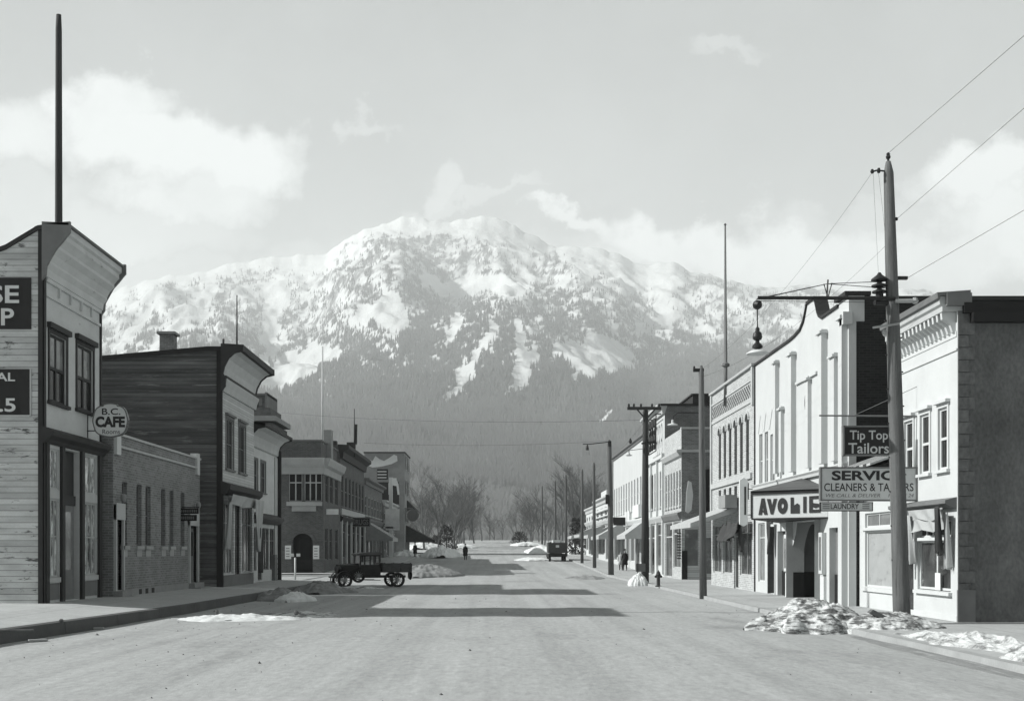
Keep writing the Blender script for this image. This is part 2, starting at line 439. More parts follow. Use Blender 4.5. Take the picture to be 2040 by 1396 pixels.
def shell(b, side, X, Y0, Y1, zb, h, depth, front_mat, side_mat, holes=(), sholes=(), side_top=None, d=.14, roof_drop=.5, zfoot=None):
    """the body of a row building: street wall with openings, near side wall, far side wall, back and roof"""
    s = -1 if side == 'L' else 1
    fr = left(X, Y0, 0) if side == 'L' else right(X, Y0, 0)
    zf = zb - .6 if zfoot is None else zfoot
    w = MB().wall(fr, 0, Y1-Y0, zf, h, holes, d)
    w.build('wall', front_mat, b)
    sf = Fr((X, Y0, 0), (s, 0, 0), (0, -1, 0))
    st = side_top or [(0, h), (depth, h)]
    m = MB()
    if sholes:
        m.wall(sf, 0, depth, zf, min(c for a, c in st), sholes, d)
        if len({c for a, c in st}) > 1:
            lo = min(c for a, c in st); m.quad([sf.p(0,0,lo), sf.p(depth,0,lo)] + [sf.p(a,0,c) for a, c in reversed(st)])
    else:
        m.quad([sf.p(0,0,zf), sf.p(depth,0,zf)] + [sf.p(a,0,c) for a, c in reversed(st)])
    of = Fr((X, Y1, 0), (s, 0, 0), (0, 1, 0))
    m.quad([of.p(0,0,zf), of.p(depth,0,zf)] + [of.p(a,0,c) for a, c in reversed(st)])
    zt = st[-1][1]
    m.quad([sf.p(depth,0,zf), of.p(depth,0,zf), of.p(depth,0,zt), sf.p(depth,0,zt)])
    m.build('side_wall', side_mat, b)
    rp = [(a, c - .02) for a, c in st]
    if side_top is None: rp = [(.02, h-roof_drop), (depth-.02, h-roof_drop)]
    r = MB()
    for i in range(len(rp)-1):
        (p, q), (e, f) = rp[i], rp[i+1]
        r.quad([sf.p(p,-.01,q), sf.p(e,-.01,f), of.p(e,-.01,f), of.p(p,-.01,q)])
    # the parapet's back face, so that the false front has its thickness
    r.quad([fr.p(0,-.25,h-2 if side_top is None else h-.3), fr.p(Y1-Y0,-.25,h-2 if side_top is None else h-.3), fr.p(Y1-Y0,-.25,h), fr.p(0,-.25,h)])
    r.box(fr, 0.003, Y1-Y0-.003, -.25, -.003, h-.04, h+.01)
    r.build('roof', 'roof_tar', b)
    return fr, sf
# ================================================================ LAND
def vnoise(x, y, seed=0):
    x = np.asarray(x, float); y = np.asarray(y, float)
    xi, yi = np.floor(x).astype(np.int64), np.floor(y).astype(np.int64)
    fx, fy = x - xi, y - yi
    fx = fx*fx*(3-2*fx); fy = fy*fy*(3-2*fy)
    def h(i, j):
        n = (i * 374761393 + j * 668265263 + seed * 982451653) & 0x7fffffff
        n = ((n ^ (n >> 13)) * 1274126177) & 0x7fffffff
        return ((n ^ (n >> 16)) & 0xffff) / 65535.0
    return (h(xi,yi)*(1-fx)+h(xi+1,yi)*fx)*(1-fy) + (h(xi,yi+1)*(1-fx)+h(xi+1,yi+1)*fx)*fy
def fbm(x, y, o=5, seed=0, ridged=False):
    s, a, t = 0, 1.0, 0
    for k in range(o):
        n = vnoise(x * 2**k, y * 2**k, seed + k)
        if ridged: n = 1 - np.abs(2*n - 1)
        s = s + n * a; t += a; a *= .5
    return s / t
RIDGE = [(-900,640),(-300,625),(0,610),(150,598),(215,590),(240,576),(290,562),(330,553),(400,541),(470,527),(520,514),(560,510),(610,509),(650,500),(675,487),(700,470),(730,455),(760,446),(800,431),(860,436),(900,441),(960,432),(1000,440),(1025,452),(1050,466),(1090,484),(1150,492),(1200,498),(1240,508),(1262,523),(1290,531),(1312,525),(1340,521),(1362,533),(1380,545),(1450,557),(1530,573),(1600,572),(1660,576),(1720,592),(1770,580),(1800,575),(1840,578),(1880,590),(1950,600),(2100,608),(2500,625),(3100,650)]
RXs, RYs = zip(*RIDGE)
YN, YF = 1500.0, 6600.0
def inpoly(x, y, P):
    c = np.zeros(x.shape, bool); n = len(P)
    for i in range(n):
        (x0, y0), (x1, y1) = P[i], P[(i+1) % n]
        if y0 == y1: continue
        k = ((y0 > y) != (y1 > y)) & (x < (x1-x0)*(y-y0)/(y1-y0) + x0)
        c ^= k
    return c
SNOWFIELDS = [
 [(1032,640),(1046,640),(1050,700),(1058,745),(1052,765),(1010,788),(1015,740),(1025,700)],
 [(982,640),(1000,645),(962,700),(938,750),(895,803),(872,806),(905,755),(935,705)],
 [(1108,672),(1150,690),(1180,665),(1225,672),(1250,700),(1275,715),(1262,738),(1200,745),(1150,760),(1140,725),(1092,700)],
 [(690,636),(735,600),(772,570),(800,600),(817,655),(790,667),(745,645),(700,650)],
 [(505,770),(530,735),(580,698),(640,682),(677,690),(677,715),(640,738),(600,760),(545,785)],
 [(505,725),(560,672),(612,640),(602,657),(562,692),(525,737)],
 [(888,668),(912,612),(926,622),(915,655),(900,690),(878,706)],
 [(1178,840),(1196,822),(1224,822),(1212,838)],
 [(222,705),(262,650),(305,615),(310,628),(264,692),(238,712)],
 [(283,705),(340,640),(425,560),(445,580),(385,645),(322,695),(297,712)],
 [(520,560),(570,545),(580,590),(560,640),(545,700),(520,690),(528,620)],
 [(690,640),(720,660),(800,668),(790,690),(770,672),(700,662)],
 [(764,695),(780,690),(786,705),(768,712)],
 [(1300,610),(1330,600),(1345,650),(1332,680),(1310,650)],
 [(1390,640),(1440,655),(1420,672),(1380,665)],
 [(1040,700),(1060,690),(1080,710),(1060,740)],
 [(330,640),(360,600),(372,608),(350,640)],
 [(960,560),(1010,545),(1060,560),(1040,600),(980,590)],
]
ROCKS = [[(675,487),(760,470),(960,472),(985,500),(975,535),(930,548),(870,530),(820,540),(760,560),(700,600),(640,620),(660,560)],
         [(1060,500),(1110,500),(1160,520),(1120,545),(1070,540)]]
BOWL = [[(828,545),(905,560),(950,548),(985,552),(960,580),(905,596),(860,585)]]
def forest_share(x, y, e):
    """how much of the slope is wooded, seen at photo measure (x, y)"""
    ry = np.interp(x, RXs, RYs); dep = y - ry
    n = fbm(x/26., y/16., 4, 3); n2 = fbm(x/90., y/60., 3, 11)
    y2 = y + (n-.5)*30
    f = np.interp(dep + (n2-.5)*110, [0, 30, 70, 120, 185, 250, 320], [.05, .18, .40, .60, .74, .93, .98])
    lf = np.clip((560 - x)/80, 0, 1)
    f = f*(1-lf) + lf*np.interp(dep + (n-.5)*60, [0, 25, 60, 130, 200, 300], [.18, .34, .46, .60, .80, .97])
    rt = np.clip((x-1330)/60, 0, 1)
    f = f*(1-rt) + rt*np.interp(dep, [0, 10, 60, 120, 150, 200], [.5, .6, .5, .55, .9, 1.0])
    n5 = fbm(x/9., y/7., 3, 31)
    xw, yw = x + (n-.5)*30 + (n5-.5)*18, y + (fbm(x/20., y/20., 3, 8)-.5)*26 + (n5-.5)*14
    r = np.zeros(x.shape)
    for P in ROCKS: r = np.maximum(r, inpoly(xw, yw, P).astype(float))
    f = np.where(r > 0, np.maximum(f, .66 + 1.1*(fbm(x/9., y/26., 4, 51)-.5)), f)
    spk = np.clip((fbm(x/8., y/5., 3, 41) - .56)*9, 0, 1) * np.clip((790 + (x-900)*-.12 - y)/90, 0, 1)
    f = f*(1 - .75*spk)
    for P in BOWL: f = np.where(inpoly(xw, yw, P), .10, f)
    for P in SNOWFIELDS: f = np.where(inpoly(xw, yw, P), .03, f)
    f = f + (n - .5) * .9 * np.clip(f*(1-f)*4, 0, 1)
    # the forest edge of the lower slope, rising to the right
    edge = np.interp(x, [0, 560, 900, 1010, 1150, 1300, 1500, 2000], [790, 810, 815, 800, 765, 725, 690, 690])
    f = np.maximum(f, np.clip((y - edge)/12 + .5, 0, 1) * (~inpoly(xw, yw, SNOWFIELDS[7])))
    return np.clip(f, 0, 1), r
def land_height(xp, t):
    """t 0..1 from the valley floor to the ridge, xp the bearing in photo measure"""
    Y = YN + (YF-YN) * t**1.25
    er = (HY - np.interp(xp, RXs, RYs)) / F
    X = (xp - VX) / F * Y
    e0 = .006
    t2 = t**.86
    ridge = fbm(X/900. + .35*Y/900., Y/2600., 5, 5, True) - .55
    rough = fbm(X/260. + .2*Y/260., Y/420., 4, 9, True) - .55
    fine = fbm(X/70., Y/80., 4, 19, True) - .5
    env = np.clip(t*5, 0, 1) * np.clip((1-t)*5.5, 0, 1)
    # the big shoulders of the mountain
    sh = .030*np.exp(-((xp-760)/90)**2)*np.exp(-((t-.72)/.12)**2) + .026*np.exp(-((xp-1100)/150)**2)*np.exp(-((t-.62)/.16)**2) \
       - .028*np.exp(-((xp-905)/70)**2)*np.exp(-((t-.75)/.12)**2) - .022*np.exp(-((xp-560)/60)**2)*np.exp(-((t-.62)/.22)**2) \
       + .020*np.exp(-((xp-400)/120)**2)*np.exp(-((t-.6)/.2)**2) - .010*np.exp(-((xp-1320)/60)**2)*np.exp(-((t-.65)/.2)**2)
    wr = np.clip((t-.90)*10, 0, 1)**2
    er = er + wr*((fbm(xp/38., xp*0+3.3, 4, 61)-.5)*.0085 + (fbm(xp/9., xp*0+7.7, 3, 62)-.5)*.003)
    e = e0 + (er-e0)*t2 + env*(sh + .056*ridge + .026*rough)
    H = EYE + Y*e + fine*np.clip((t-.02)*8, 0, 1)*np.clip((1-t)*8,.2,1)*18
    return X, Y, H
def grid_mesh(name, X, Y, Z, mat, smooth=True, attr=None):
    nr, nc = X.shape
    vs = np.stack([X, Y, Z], -1).reshape(-1, 3)
    i = np.arange(nr*nc).reshape(nr, nc)
    fs = np.stack([i[:-1,:-1], i[:-1,1:], i[1:,1:], i[1:,:-1]], -1).reshape(-1, 4)
    me = bpy.data.meshes.new(name)
    me.vertices.add(len(vs)); me.vertices.foreach_set('co', vs.ravel())
    me.loops.add(fs.size); me.loops.foreach_set('vertex_index', fs.ravel())
    me.polygons.add(len(fs)); me.polygons.foreach_set('loop_start', np.arange(0, fs.size, 4))
    me.polygons.foreach_set('use_smooth', np.full(len(fs), smooth))
    me.update(calc_edges=True); me.validate()
    if attr is not None:
        for k, a in attr.items():
            at = me.attributes.new(k, 'FLOAT', 'POINT'); at.data.foreach_set('value', a.ravel().astype(np.float32))
    me.materials.append(MATS[mat] if isinstance(mat, str) else mat)
    o = bpy.data.objects.new(name, me); COL.objects.link(o); return o
# mountain material: snow, bare rock and forest floor by where they lie
mm = bpy.data.materials.new('mountain_side'); mm.use_nodes = True
t_ = mm.node_tree; b_ = t_.nodes['Principled BSDF']; b_.inputs['Roughness'].default_value = .9; b_.inputs['Specular IOR Level'].default_value = .1
def nn(t, **k):
    n = t_.nodes.new(t)
    for a, b in k.items(): setattr(n, a, b)
    return n
def mf(op, a, c=None, clamp=False):
    n = nn('ShaderNodeMath', operation=op, use_clamp=clamp)
    for i, q in enumerate((a, c)):
        if q is None: continue
        if isinstance(q, (int, float)): n.inputs[i].default_value = q
        else: t_.links.new(q, n.inputs[i])
    return n.outputs[0]
af = nn('ShaderNodeAttribute', attribute_name='forest'); ar = nn('ShaderNodeAttribute', attribute_name='rock')
ge = nn('ShaderNodeNewGeometry')
def n3d(sc, st=(1,1,1), det=6, rg=.65):
    mp = nn('ShaderNodeMapping'); mp.inputs['Scale'].default_value = st; t_.links.new(ge.outputs['Position'], mp.inputs[0])
    n = nn('ShaderNodeTexNoise'); n.inputs['Scale'].default_value = sc; n.inputs['Detail'].default_value = det; n.inputs['Roughness'].default_value = rg
    t_.links.new(mp.outputs[0], n.inputs[0]); return n.outputs['Fac']
na = n3d(.02, (1,.5,.35)); nb = n3d(.006, (1,.6,.6))
k = mf('ADD', af.outputs['Fac'], mf('MULTIPLY', mf('SUBTRACT', na, .5), 1.6))
k = mf('ADD', k, mf('MULTIPLY', mf('SUBTRACT', nb, .5), .5))
fo = mf('MULTIPLY', mf('SUBTRACT', k, .36), 2.4, True)
dark = mf('ADD', .035, mf('MULTIPLY', na, .05))
dark = mf('ADD', dark, mf('MULTIPLY', ar.outputs['Fac'], .05))
val = mf('ADD', mf('MULTIPLY', mf('SUBTRACT', 1.0, fo), mf('ADD', .47, mf('MULTIPLY', nb, .14))), mf('MULTIPLY', fo, dark))
cc_ = nn('ShaderNodeCombineColor')
for i in range(3): t_.links.new(mf('MULTIPLY', val, TINT[i]), cc_.inputs[i])
t_.links.new(cc_.outputs[0], b_.inputs['Base Color'])
bp_ = nn('ShaderNodeBump'); bp_.inputs['Strength'].default_value = .6; bp_.inputs['Distance'].default_value = 12
t_.links.new(na, bp_.inputs['Height']); t_.links.new(bp_.outputs[0], b_.inputs['Normal'])

NC, NR = 760, 360
xp = np.linspace(-900, 3000, NC); tt = np.linspace(0, 1, NR)
XP, TT = np.meshgrid(xp, tt)
GX, GY, GZ = land_height(XP, TT)
SY = HY - (GZ-EYE)/GY*F
fs_, rk_ = forest_share(XP, SY, None)
# the far side of the ridge falls away
bx, by, bz = [], [], []
for k_, (dy_, dz_) in enumerate(((150, -90), (700, -600), (1400, -1300))):
    bx.append(GX[-1]*(1+dy_/YF)); by.append(GY[-1]+dy_); bz.append(np.maximum(GZ[-1]+dz_, -20.0))
GX = np.vstack([GX]+bx); GY = np.vstack([GY]+by); GZ = np.vstack([GZ]+bz)
GZ[0] = -6
fs_ = np.vstack([fs_]+[fs_[-1:]*0]*3); rk_ = np.vstack([rk_]+[rk_[-1:]*0]*3)
struct(grid_mesh('mountain', GX, GY, GZ, mm, attr={'forest': fs_, 'rock': rk_}))

def scatter_trees(name, n, xr, yr, hgt, wid, mat, thr, seed, share=True, far=None):
    rs = np.random.RandomState(seed)
    x = rs.uniform(*xr, n); t = rs.uniform(yr[0], yr[1], n)
    X, Y, Z = land_height(x, t)
    sy = HY - (Z-EYE)/Y*F
    if share:
        f, r = forest_share(x, sy, None)
        lim = np.clip((f-.15)*1.25, 0, 1)**2.0
        lim = np.where(r > 0, lim*.35, lim)
        keep = rs.uniform(0, 1, n) < lim
        X, Y, Z = X[keep], Y[keep], Z[keep]
    m = len(X); h = hgt*rs.uniform(.55, 1.25, m); w = wid*rs.uniform(.7, 1.3, m); a = rs.uniform(0, 2, m)
    V = np.zeros((m, 5, 3)); 
    for k in range(4):
        V[:,k,0] = X + np.cos(a + k*math.pi/2)*w; V[:,k,1] = Y + np.sin(a + k*math.pi/2)*w; V[:,k,2] = Z - 3
    V[:,4,0] = X; V[:,4,1] = Y; V[:,4,2] = Z + h
    b = np.arange(m)[:,None]*5
    Fc = np.concatenate([np.concatenate([b+k, b+(k+1)%4, b+4], 1)[:,None,:] for k in range(4)], 1).reshape(-1, 3)
    me = bpy.data.meshes.new(name); me.vertices.add(m*5); me.vertices.foreach_set('co', V.ravel())
    me.loops.add(Fc.size); me.loops.foreach_set('vertex_index', Fc.ravel().astype(np.int32))
    me.polygons.add(len(Fc)); me.polygons.foreach_set('loop_start', np.arange(0, Fc.size, 3)); me.update(calc_edges=True)
    me.materials.append(MATS[mat]); o = bpy.data.objects.new(name, me); COL.objects.link(o); return o
o = scatter_trees('forest', 260000, (60, 2200), (.10, .97), 19, 3.5, 'conifer', .2, 3)
tag(o, 'snow dusted conifer forest covering the mountain slopes', 'forest', kind='stuff')
o = scatter_trees('forest', 60000, (60, 2200), (.0, .20), 10, 3.2, 'conifer_hazed', .2, 5, share=False)
tag(o, 'leafless woods on the foot of the mountain, paled in colour for haze', 'forest', kind='stuff')

# ---------------------------------------------------------------- ground, road, pavements
def strip(name, rows, mat, attr=None):
    """rows: list of (Y, [(X, z), ...]) joined into one sheet"""
    n = len(rows[0][1])
    m = MB(); vs = [(X, Y, z) for Y, r in rows for X, z in r]
    fs = [(i*n+j, i*n+j+1, (i+1)*n+j+1, (i+1)*n+j) for i in range(len(rows)-1) for j in range(n-1)]
    m.add(vs, fs); o = m.build(name, mat, smooth=False, base=(0, 0, 0)); return struct(o)
YS = [-400, -60, 0, 12, 24, 36, 48, 60, 72, 85, 98, 112, 130, 145, 160, 180, 200, 230, 260, 300, 325, 350, 385, 420, 500, 600, 900, 1500, 3000, 6500]
strip('ground', [(Y, [(-7500, g(Y)-.06), (-60, g(Y)-.06), (60, g(Y)-.06), (7500, g(Y)-.06)]) for Y in YS], 'earth')
LK = [(-60, -12.0), (5, -11.4), (15, -10.9), (24, -10.3), (30, -9.8), (36, -9.35), (45, -9.1), (55, -9.0), (66, -9.0)]
def lk(Y): return float(np.interp(Y, [a for a, b in LK], [b for a, b in LK]))
RK = 8.4
def rutz(X, Y): return .03*math.cos(X*.18) + .012*math.sin(X*2.1 + Y*.05)
ry = sorted(set([-60, -20] + list(np.arange(-5, 420, 2.5))))
strip('road', [(float(Y), [(x, g(Y) + rutz(x, Y) + random.uniform(-.008, .008)) for x in np.linspace(-16 if 66 < Y < 84 else -12.5, 9.4, 36)]) for Y in ry], 'road')
strip('side_street', [(Y, [(-60, .0), (-12.4, .02)]) for Y in (65.5, 84.5)], 'road')
SIDE_L = [(-40, .26, .42), (26, .28, .44), (33, .27, .45), (45, .27, .40), (56, .25, .36), (65, .22, .32)]
def sl_(Y, k): return float(np.interp(Y, [a[0] for a in SIDE_L], [a[k] for a in SIDE_L]))
strip('pavement', [(Y, [(lk(Y)-.22, sl_(Y,1)), (-12.0, sl_(Y,2)-.02), (-14.5, sl_(Y,2)), (-60, sl_(Y,2))]) for Y in (-60, -10, 0, 8, 16, 24, 30, 36, 42, 48, 56, 65)], 'pavement')
m = MB()
ks = [-60, -10, 5, 12, 18, 21, 24, 27, 30, 33, 36, 39, 42, 45, 50, 55, 60, 65]
for i in range(len(ks)-1):
    A, B = ks[i]+.012, ks[i+1]-.012
    for q, (y0, y1) in enumerate(((A, B),)):
        a = [(lk(y0)-.22, sl_(y0,1)+.012), (lk(y0), sl_(y0,1)+.0), (lk(y0)+.03, -.1)]
        c = [(lk(y1)-.22, sl_(y1,1)+.012), (lk(y1), sl_(y1,1)+.0), (lk(y1)+.03, -.1)]
        m.add([(x, y0, z) for x, z in a] + [(x, y1, z) for x, z in c] + [(lk(y0)-.22, y0, -.1), (lk(y1)-.22, y1, -.1)], [(0,1,4,3),(1,2,5,4),(0,1,2,6),(3,4,5,7)])
struct(m.build('kerb', 'kerb'))
strip('pavement', [(65, [(lk(65), .22), (-60, .30)]), (65.3, [(lk(65), -.05), (-60, -.05)])], 'kerb')
strip('pavement', [(Y, [(RK-.01, g(Y)-.1), (RK, g(Y)+.13), (9.6, g(Y)+.13), (11.6, g(Y)+.14), (60, g(Y)+.14)]) for Y in (-60, 0, 10, 20, 28, 30, 35, 40, 45, 50, 55, 60, 65, 72, 85, 98, 112, 130, 145, 160)], 'pavement')
strip('kerb', [(Y, [(RK-.13, g(Y)-.1), (RK-.12, g(Y)+.135), (RK+.1, g(Y)+.136)]) for Y in (-60, 0, 20, 30, 40, 50, 60, 72, 85, 98, 112, 130, 145, 160)], 'kerb_pale')
strip('pavement', [(Y, [(-9.4, g(Y)-.1), (-9.42, g(Y)+.15), (-12.75, g(Y)+.22), (-60, g(Y)+.22)]) for Y in (84, 85, 98, 112, 130, 145, 160, 185)], 'pavement')
strip('pavement', [(83.9, [(-9.4, -.05), (-60, -.05)]), (84.0, [(-9.42, g(84)+.15), (-60, g(84)+.22)])], 'kerb_pale')
strip('pavement', [(28.5, [(8.4, -.05), (60, -.05)])] + [(28.49, [(8.4, .14), (60, .14)])], 'kerb_pale') if False else None
# ---------------------------------------------------------------- haze
def haze(density):
    m = MB().box(W0, -7900, 7900, -700, 8300, -60, 2060)
    mh = bpy.data.materials.new('haze'); mh.use_nodes = True; t = mh.node_tree; t.nodes.clear()
    pv = t.nodes.new('ShaderNodeVolumePrincipled'); pv.inputs['Density'].default_value = density
    pv.inputs['Color'].default_value = (.97, 1.0, .995, 1); pv.inputs['Anisotropy'].default_value = 0.0
    out = t.nodes.new('ShaderNodeOutputMaterial'); t.links.new(pv.outputs[0], out.inputs['Volume'])
    MATS['haze'] = mh
    o = m.build('haze', 'haze', base=(0, 0, -60)); tag(o, 'thin pale haze filling the valley up to the mountain', 'haze', kind='stuff')
    mh.volume_intersection_method = 'FAST' if hasattr(mh, 'volume_intersection_method') else 'FAST'
    return o
haze(1.5e-4)
# ================================================================ LEFT SIDE OF THE STREET
# ---- cafe building, weathered false front on the corner
LX = -12.84
b = thing('shop_building', 'weathered pale false front shop with dark corner boards and black painted side signs', 'building', (LX, 32.86, .45))
Y0, Y1 = 32.86, 37.62; h = 11.15
L_ = Y1 - Y0
wins = [(.42, 1.75, 6.25, 8.22), (2.62, 4.05, 6.3, 8.3)]
sf_l = [(.28, 1.22, 1.15, 4.9), (3.12, 4.45, 1.15, 4.95)]
door = (1.5, 2.85, .45, 4.95)
fr, sf = shell(b, 'L', LX, Y0, Y1, .45, h, 11, 'pale_boards', 'peeling_siding', wins + sf_l + [door],
               side_top=[(0, h), (.15, h-.02), (1.05, h-.56), (3.2, h-1.35), (11, h-2.3)], d=.18)
MB().box(sf, -.03, .14, -.05, .03, .1, h+.02).box(fr, -.03, .10, .0, .05, .1, 9.8).box(fr, L_-.09, L_+.02, 0, .05, .3, 9.9).build('corner_board', 'dark_trim', b)
m = MB()
m.run(fr, [(0, 9.75), (.07, 9.75), (.10, 9.95), (.2, 10.1), (.2, 10.17), (.3, 10.35), (.44, 10.5), (.44, 10.6), (.54, 10.72), (.6, 10.78), (.6, 10.92), (.68, 10.97), (.68, 11.15), (0, 11.2)], -.02, L_+.05)
for a in (1.1, 2.0, 2.9, 3.8): m.box(fr, a, a+.06, .0, .07, 9.35, 9.62)
m.run(fr, [(0, 9.62), (.07, 9.62), (.09, 9.72), (0, 9.76)], .1, L_-.1); m.run(fr, [(0, 9.2), (.06, 9.2), (.06, 9.28), (0, 9.3)], .1, L_-.1)
m.build('cornice', 'pale_boards', b)
m = MB()
for a in (-.12, L_+.05):
    m.prism(Fr(fr.p(a,0,0), (1,0,0), (0,1,0)), [(0, 9.6), (.11, 9.75), (.13, 10.0), (.24, 10.2), (.4, 10.48), (.58, 10.68), (.72, 10.86), (.8, 10.95), (.8, 11.26), (.0, 11.2)], 0, .1)
m.run(fr, [(.6, 11.16), (.76, 11.16), (.76, 11.22), (0, 11.26), (0, 11.2)], -.12, L_+.15)
m.build('cornice_end', 'grey_trim', b)
m = MB(); st = [(0, h), (.15, h-.02), (1.05, h-.56), (3.2, h-1.35), (11, h-2.3)]
for (p, q), (e, f) in zip(st, st[1:]):
    m.add([sf.p(p, .07, q+.03), sf.p(e, .07, f+.03), sf.p(e, .07, f-.1), sf.p(p, .07, q-.1), sf.p(p, -.1, q+.03), sf.p(e, -.1, f+.03), sf.p(e, -.1, f-.1), sf.p(p, -.1, q-.1)], [(0,1,2,3),(4,5,1,0),(7,6,5,4),(3,2,6,7)])
m.build('roof_edge', 'dark_trim', b)
for a0, a1, c0, c1 in wins:
    window(b, fr, a0, a1, c0, c1, d=.1, v=(.5,), h=(.5,), frame='dark_trim', glass='glass', upper='painted_lit_glass', case=.1, hood=.16, sill=.1, fw=.08, mw=.09)  # upper sash painted paler to imitate a reflection
for a0, a1, c0, c1 in sf_l:
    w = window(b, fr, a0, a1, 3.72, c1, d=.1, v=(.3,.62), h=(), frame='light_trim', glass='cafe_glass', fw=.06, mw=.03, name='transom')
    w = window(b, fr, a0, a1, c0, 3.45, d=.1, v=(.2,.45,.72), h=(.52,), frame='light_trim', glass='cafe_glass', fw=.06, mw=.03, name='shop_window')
    each(MB().box(fr, a0, a1, -.12, .01, 3.45, 3.72).box(fr, a0, a1, -.12, .05, 1.0, 1.15), 'rail', 'light_trim', b)
    MB().box(fr, a0+.05, a1-.05, -.03, .015, .5, .98).build('stall_riser', 'grey_trim', b)
d = MB().box(fr, door[0]+.2, door[1]-.2, -.18, -.1, .45, 3.3); d.box(fr, door[0]+.32, door[1]-.32, -.1, -.08, .6, 1.2)
d = d.build('door', 'grey_trim', b)
MB().quad([fr.p(door[0]+.34,-.09,1.35), fr.p(door[1]-.34,-.09,1.35), fr.p(door[1]-.34,-.09,3.1), fr.p(door[0]+.34,-.09,3.1)]).build('pane', 'painted_lit_glass', d)
MB().box(fr, door[0]+.1, door[1]-.1, -.18, -.08, 3.3, 3.6).quad([fr.p(door[0],-.175,.3), fr.p(door[1],-.175,.3), fr.p(door[1],-.175,4.95), fr.p(door[0],-.175,4.95)]).build('door_frame', 'dark_trim', b)
m = MB()
for a0, a1 in ((.05,.26), (1.24,1.46), (2.87,3.1), (4.47,4.7)): m.box(fr, a0, a1, -.02, .09, .2, 5.0)
each(m, 'pilaster', 'dark_trim', b)
MB().run(fr, [(0, 5.0), (.1, 5.0), (.16, 5.1), (.3, 5.2), (.34, 5.32), (.2, 5.42), (0, 5.46)], -.12, L_+.1).build('shop_cornice', 'dark_trim', b)
# painted side signs (part of the wall: painted boards)
zs = lambda y: pz(y, Y0 - .06)
m = MB().box(sf, .34, 6.0, -.02, .04, zs(655), zs(553)); m.build('wall_sign', 'black_sign', b)
m = MB(); text(m, sf, 'SE', .59, 1.45, zs(605), zs(568), b=.045, bold=.02); text(m, sf, 'P', .69, 1.06, zs(645), zs(613), b=.045, bold=.02)
# the street side comes first when the board is read from the street corner, so mirror the run of the words
def flip(mb, fr, ctr):
    for i, q in enumerate(mb.v):
        w_ = Vector(q); a = (w_ - fr.O).dot(fr.u); mb.v[i] = tuple(w_ + fr.u * (2*ctr - 2*a))
    return mb
def side_text(b, fr, s, x0, x1, y0, y1, Y, mat='letter_pale', bold=.02, name='lettering'):
    """lettering on a wall that faces the camera, x0..x1 / y0..y1 in photo measure"""
    f2 = Fr((0, Y, 0), (1, 0, 0), (0, -1, 0)); m = MB()
    text(m, f2, s, px(x0, Y), px(x1, Y), pz(y1, Y), pz(y0, Y), b=.0, bold=bold)
    return m.build(name, mat, b)
side_text(b, sf, 'SE', -22, 38, 568, 604, Y0-.046); side_text(b, sf, 'P', 2, 28, 614, 648, Y0-.046)
MB().box(sf, .37, 4.0, -.02, .035, zs(826), zs(735)).build('wall_sign', 'black_sign', b)
MB().box(sf, .33, .37, -.02, .045, zs(828), zs(733)).box(sf, .37, 4.0, -.02, .045, zs(830), zs(826)).build('sign_border', 'light_trim', b)
side_text(b, sf, 'AL', -8, 30, 742, 759, Y0-.042); side_text(b, sf, '.5', -2, 31, 793, 820, Y0-.042)
# tall pole at the back of that false front
p = MB().lathe((px(117, 35.2), 35.2, 8.6), [(.12, 0), (.115, 2.3), (.095, pz(60,35.2)-8.6), (.075, pz(30,35.2)-8.6)], 10)
tag(p.build('mast', 'old_dark_pole', smooth=True), 'tall dark bare mast rising above the false front at the far left', 'pole')

# ---- cafe sign
Ys = 36.4; cx, cz = px(221, Ys), pz(838, Ys); s = .595
sg = thing('hanging_sign', 'shield shaped white sign lettered B.C. CAFE ROOMS hanging above the shop door', 'sign', (cx, Ys, cz-s))
pr = []
for i in range(72):
    t = 2*math.pi*i/72
    r = 1.0 - .07*abs(math.cos(2*t))**3 + .05*math.cos(8*t)*.4
    if abs(t-math.pi/2) < .45: r = 1.0 if abs(t-math.pi/2) < .38 else .93
    pr.append((cx + s*1.0*r*math.cos(t), cz + s*.93*r*math.sin(t)))
MB().prism(Fr((0,Ys,0),(1,0,0),(0,-1,0)), pr, -.06, .06).build('board', 'sign_white', sg)
rim = MB()
for (a, c), (e, f) in zip(pr, pr[1:]+pr[:1]):
    rim.add([(a, Ys-.075, c), (e, Ys-.075, f), (cx+(e-cx)*.94, Ys-.075, cz+(f-cz)*.94), (cx+(a-cx)*.94, Ys-.075, cz+(c-cz)*.94),
             (a, Ys+.07, c), (e, Ys+.07, f), (cx+(e-cx)*.94, Ys-.05, cz+(f-cz)*.94), (cx+(a-cx)*.94, Ys-.05, cz+(c-cz)*.94)], [(0,1,2,3),(0,1,5,4),(2,3,7,6)])
rim.build('rim', 'grey_trim', sg)
for s_, x0, x1, y0, y1, bd in (('B.C.', 203, 240, 813, 826, .015), ('CAFE', 190, 249, 829, 851, .05), ('Rooms', 204, 239, 855, 864, .0)):
    side_text(sg, None, s_, x0, x1, y0, y1, Ys-.066, 'letter_dark', bd)
MB().tube([(LX, Ys, pz(858,Ys)), (cx, Ys, pz(858,Ys))], .018, 6).tube([(LX, Ys, pz(826,Ys)), (cx-.3, Ys, pz(826,Ys))], .018, 6).tube([(LX+.02, Ys, pz(826,Ys)), (LX+.02, Ys, pz(872,Ys))], .015, 6).build('bracket', 'metal', sg)

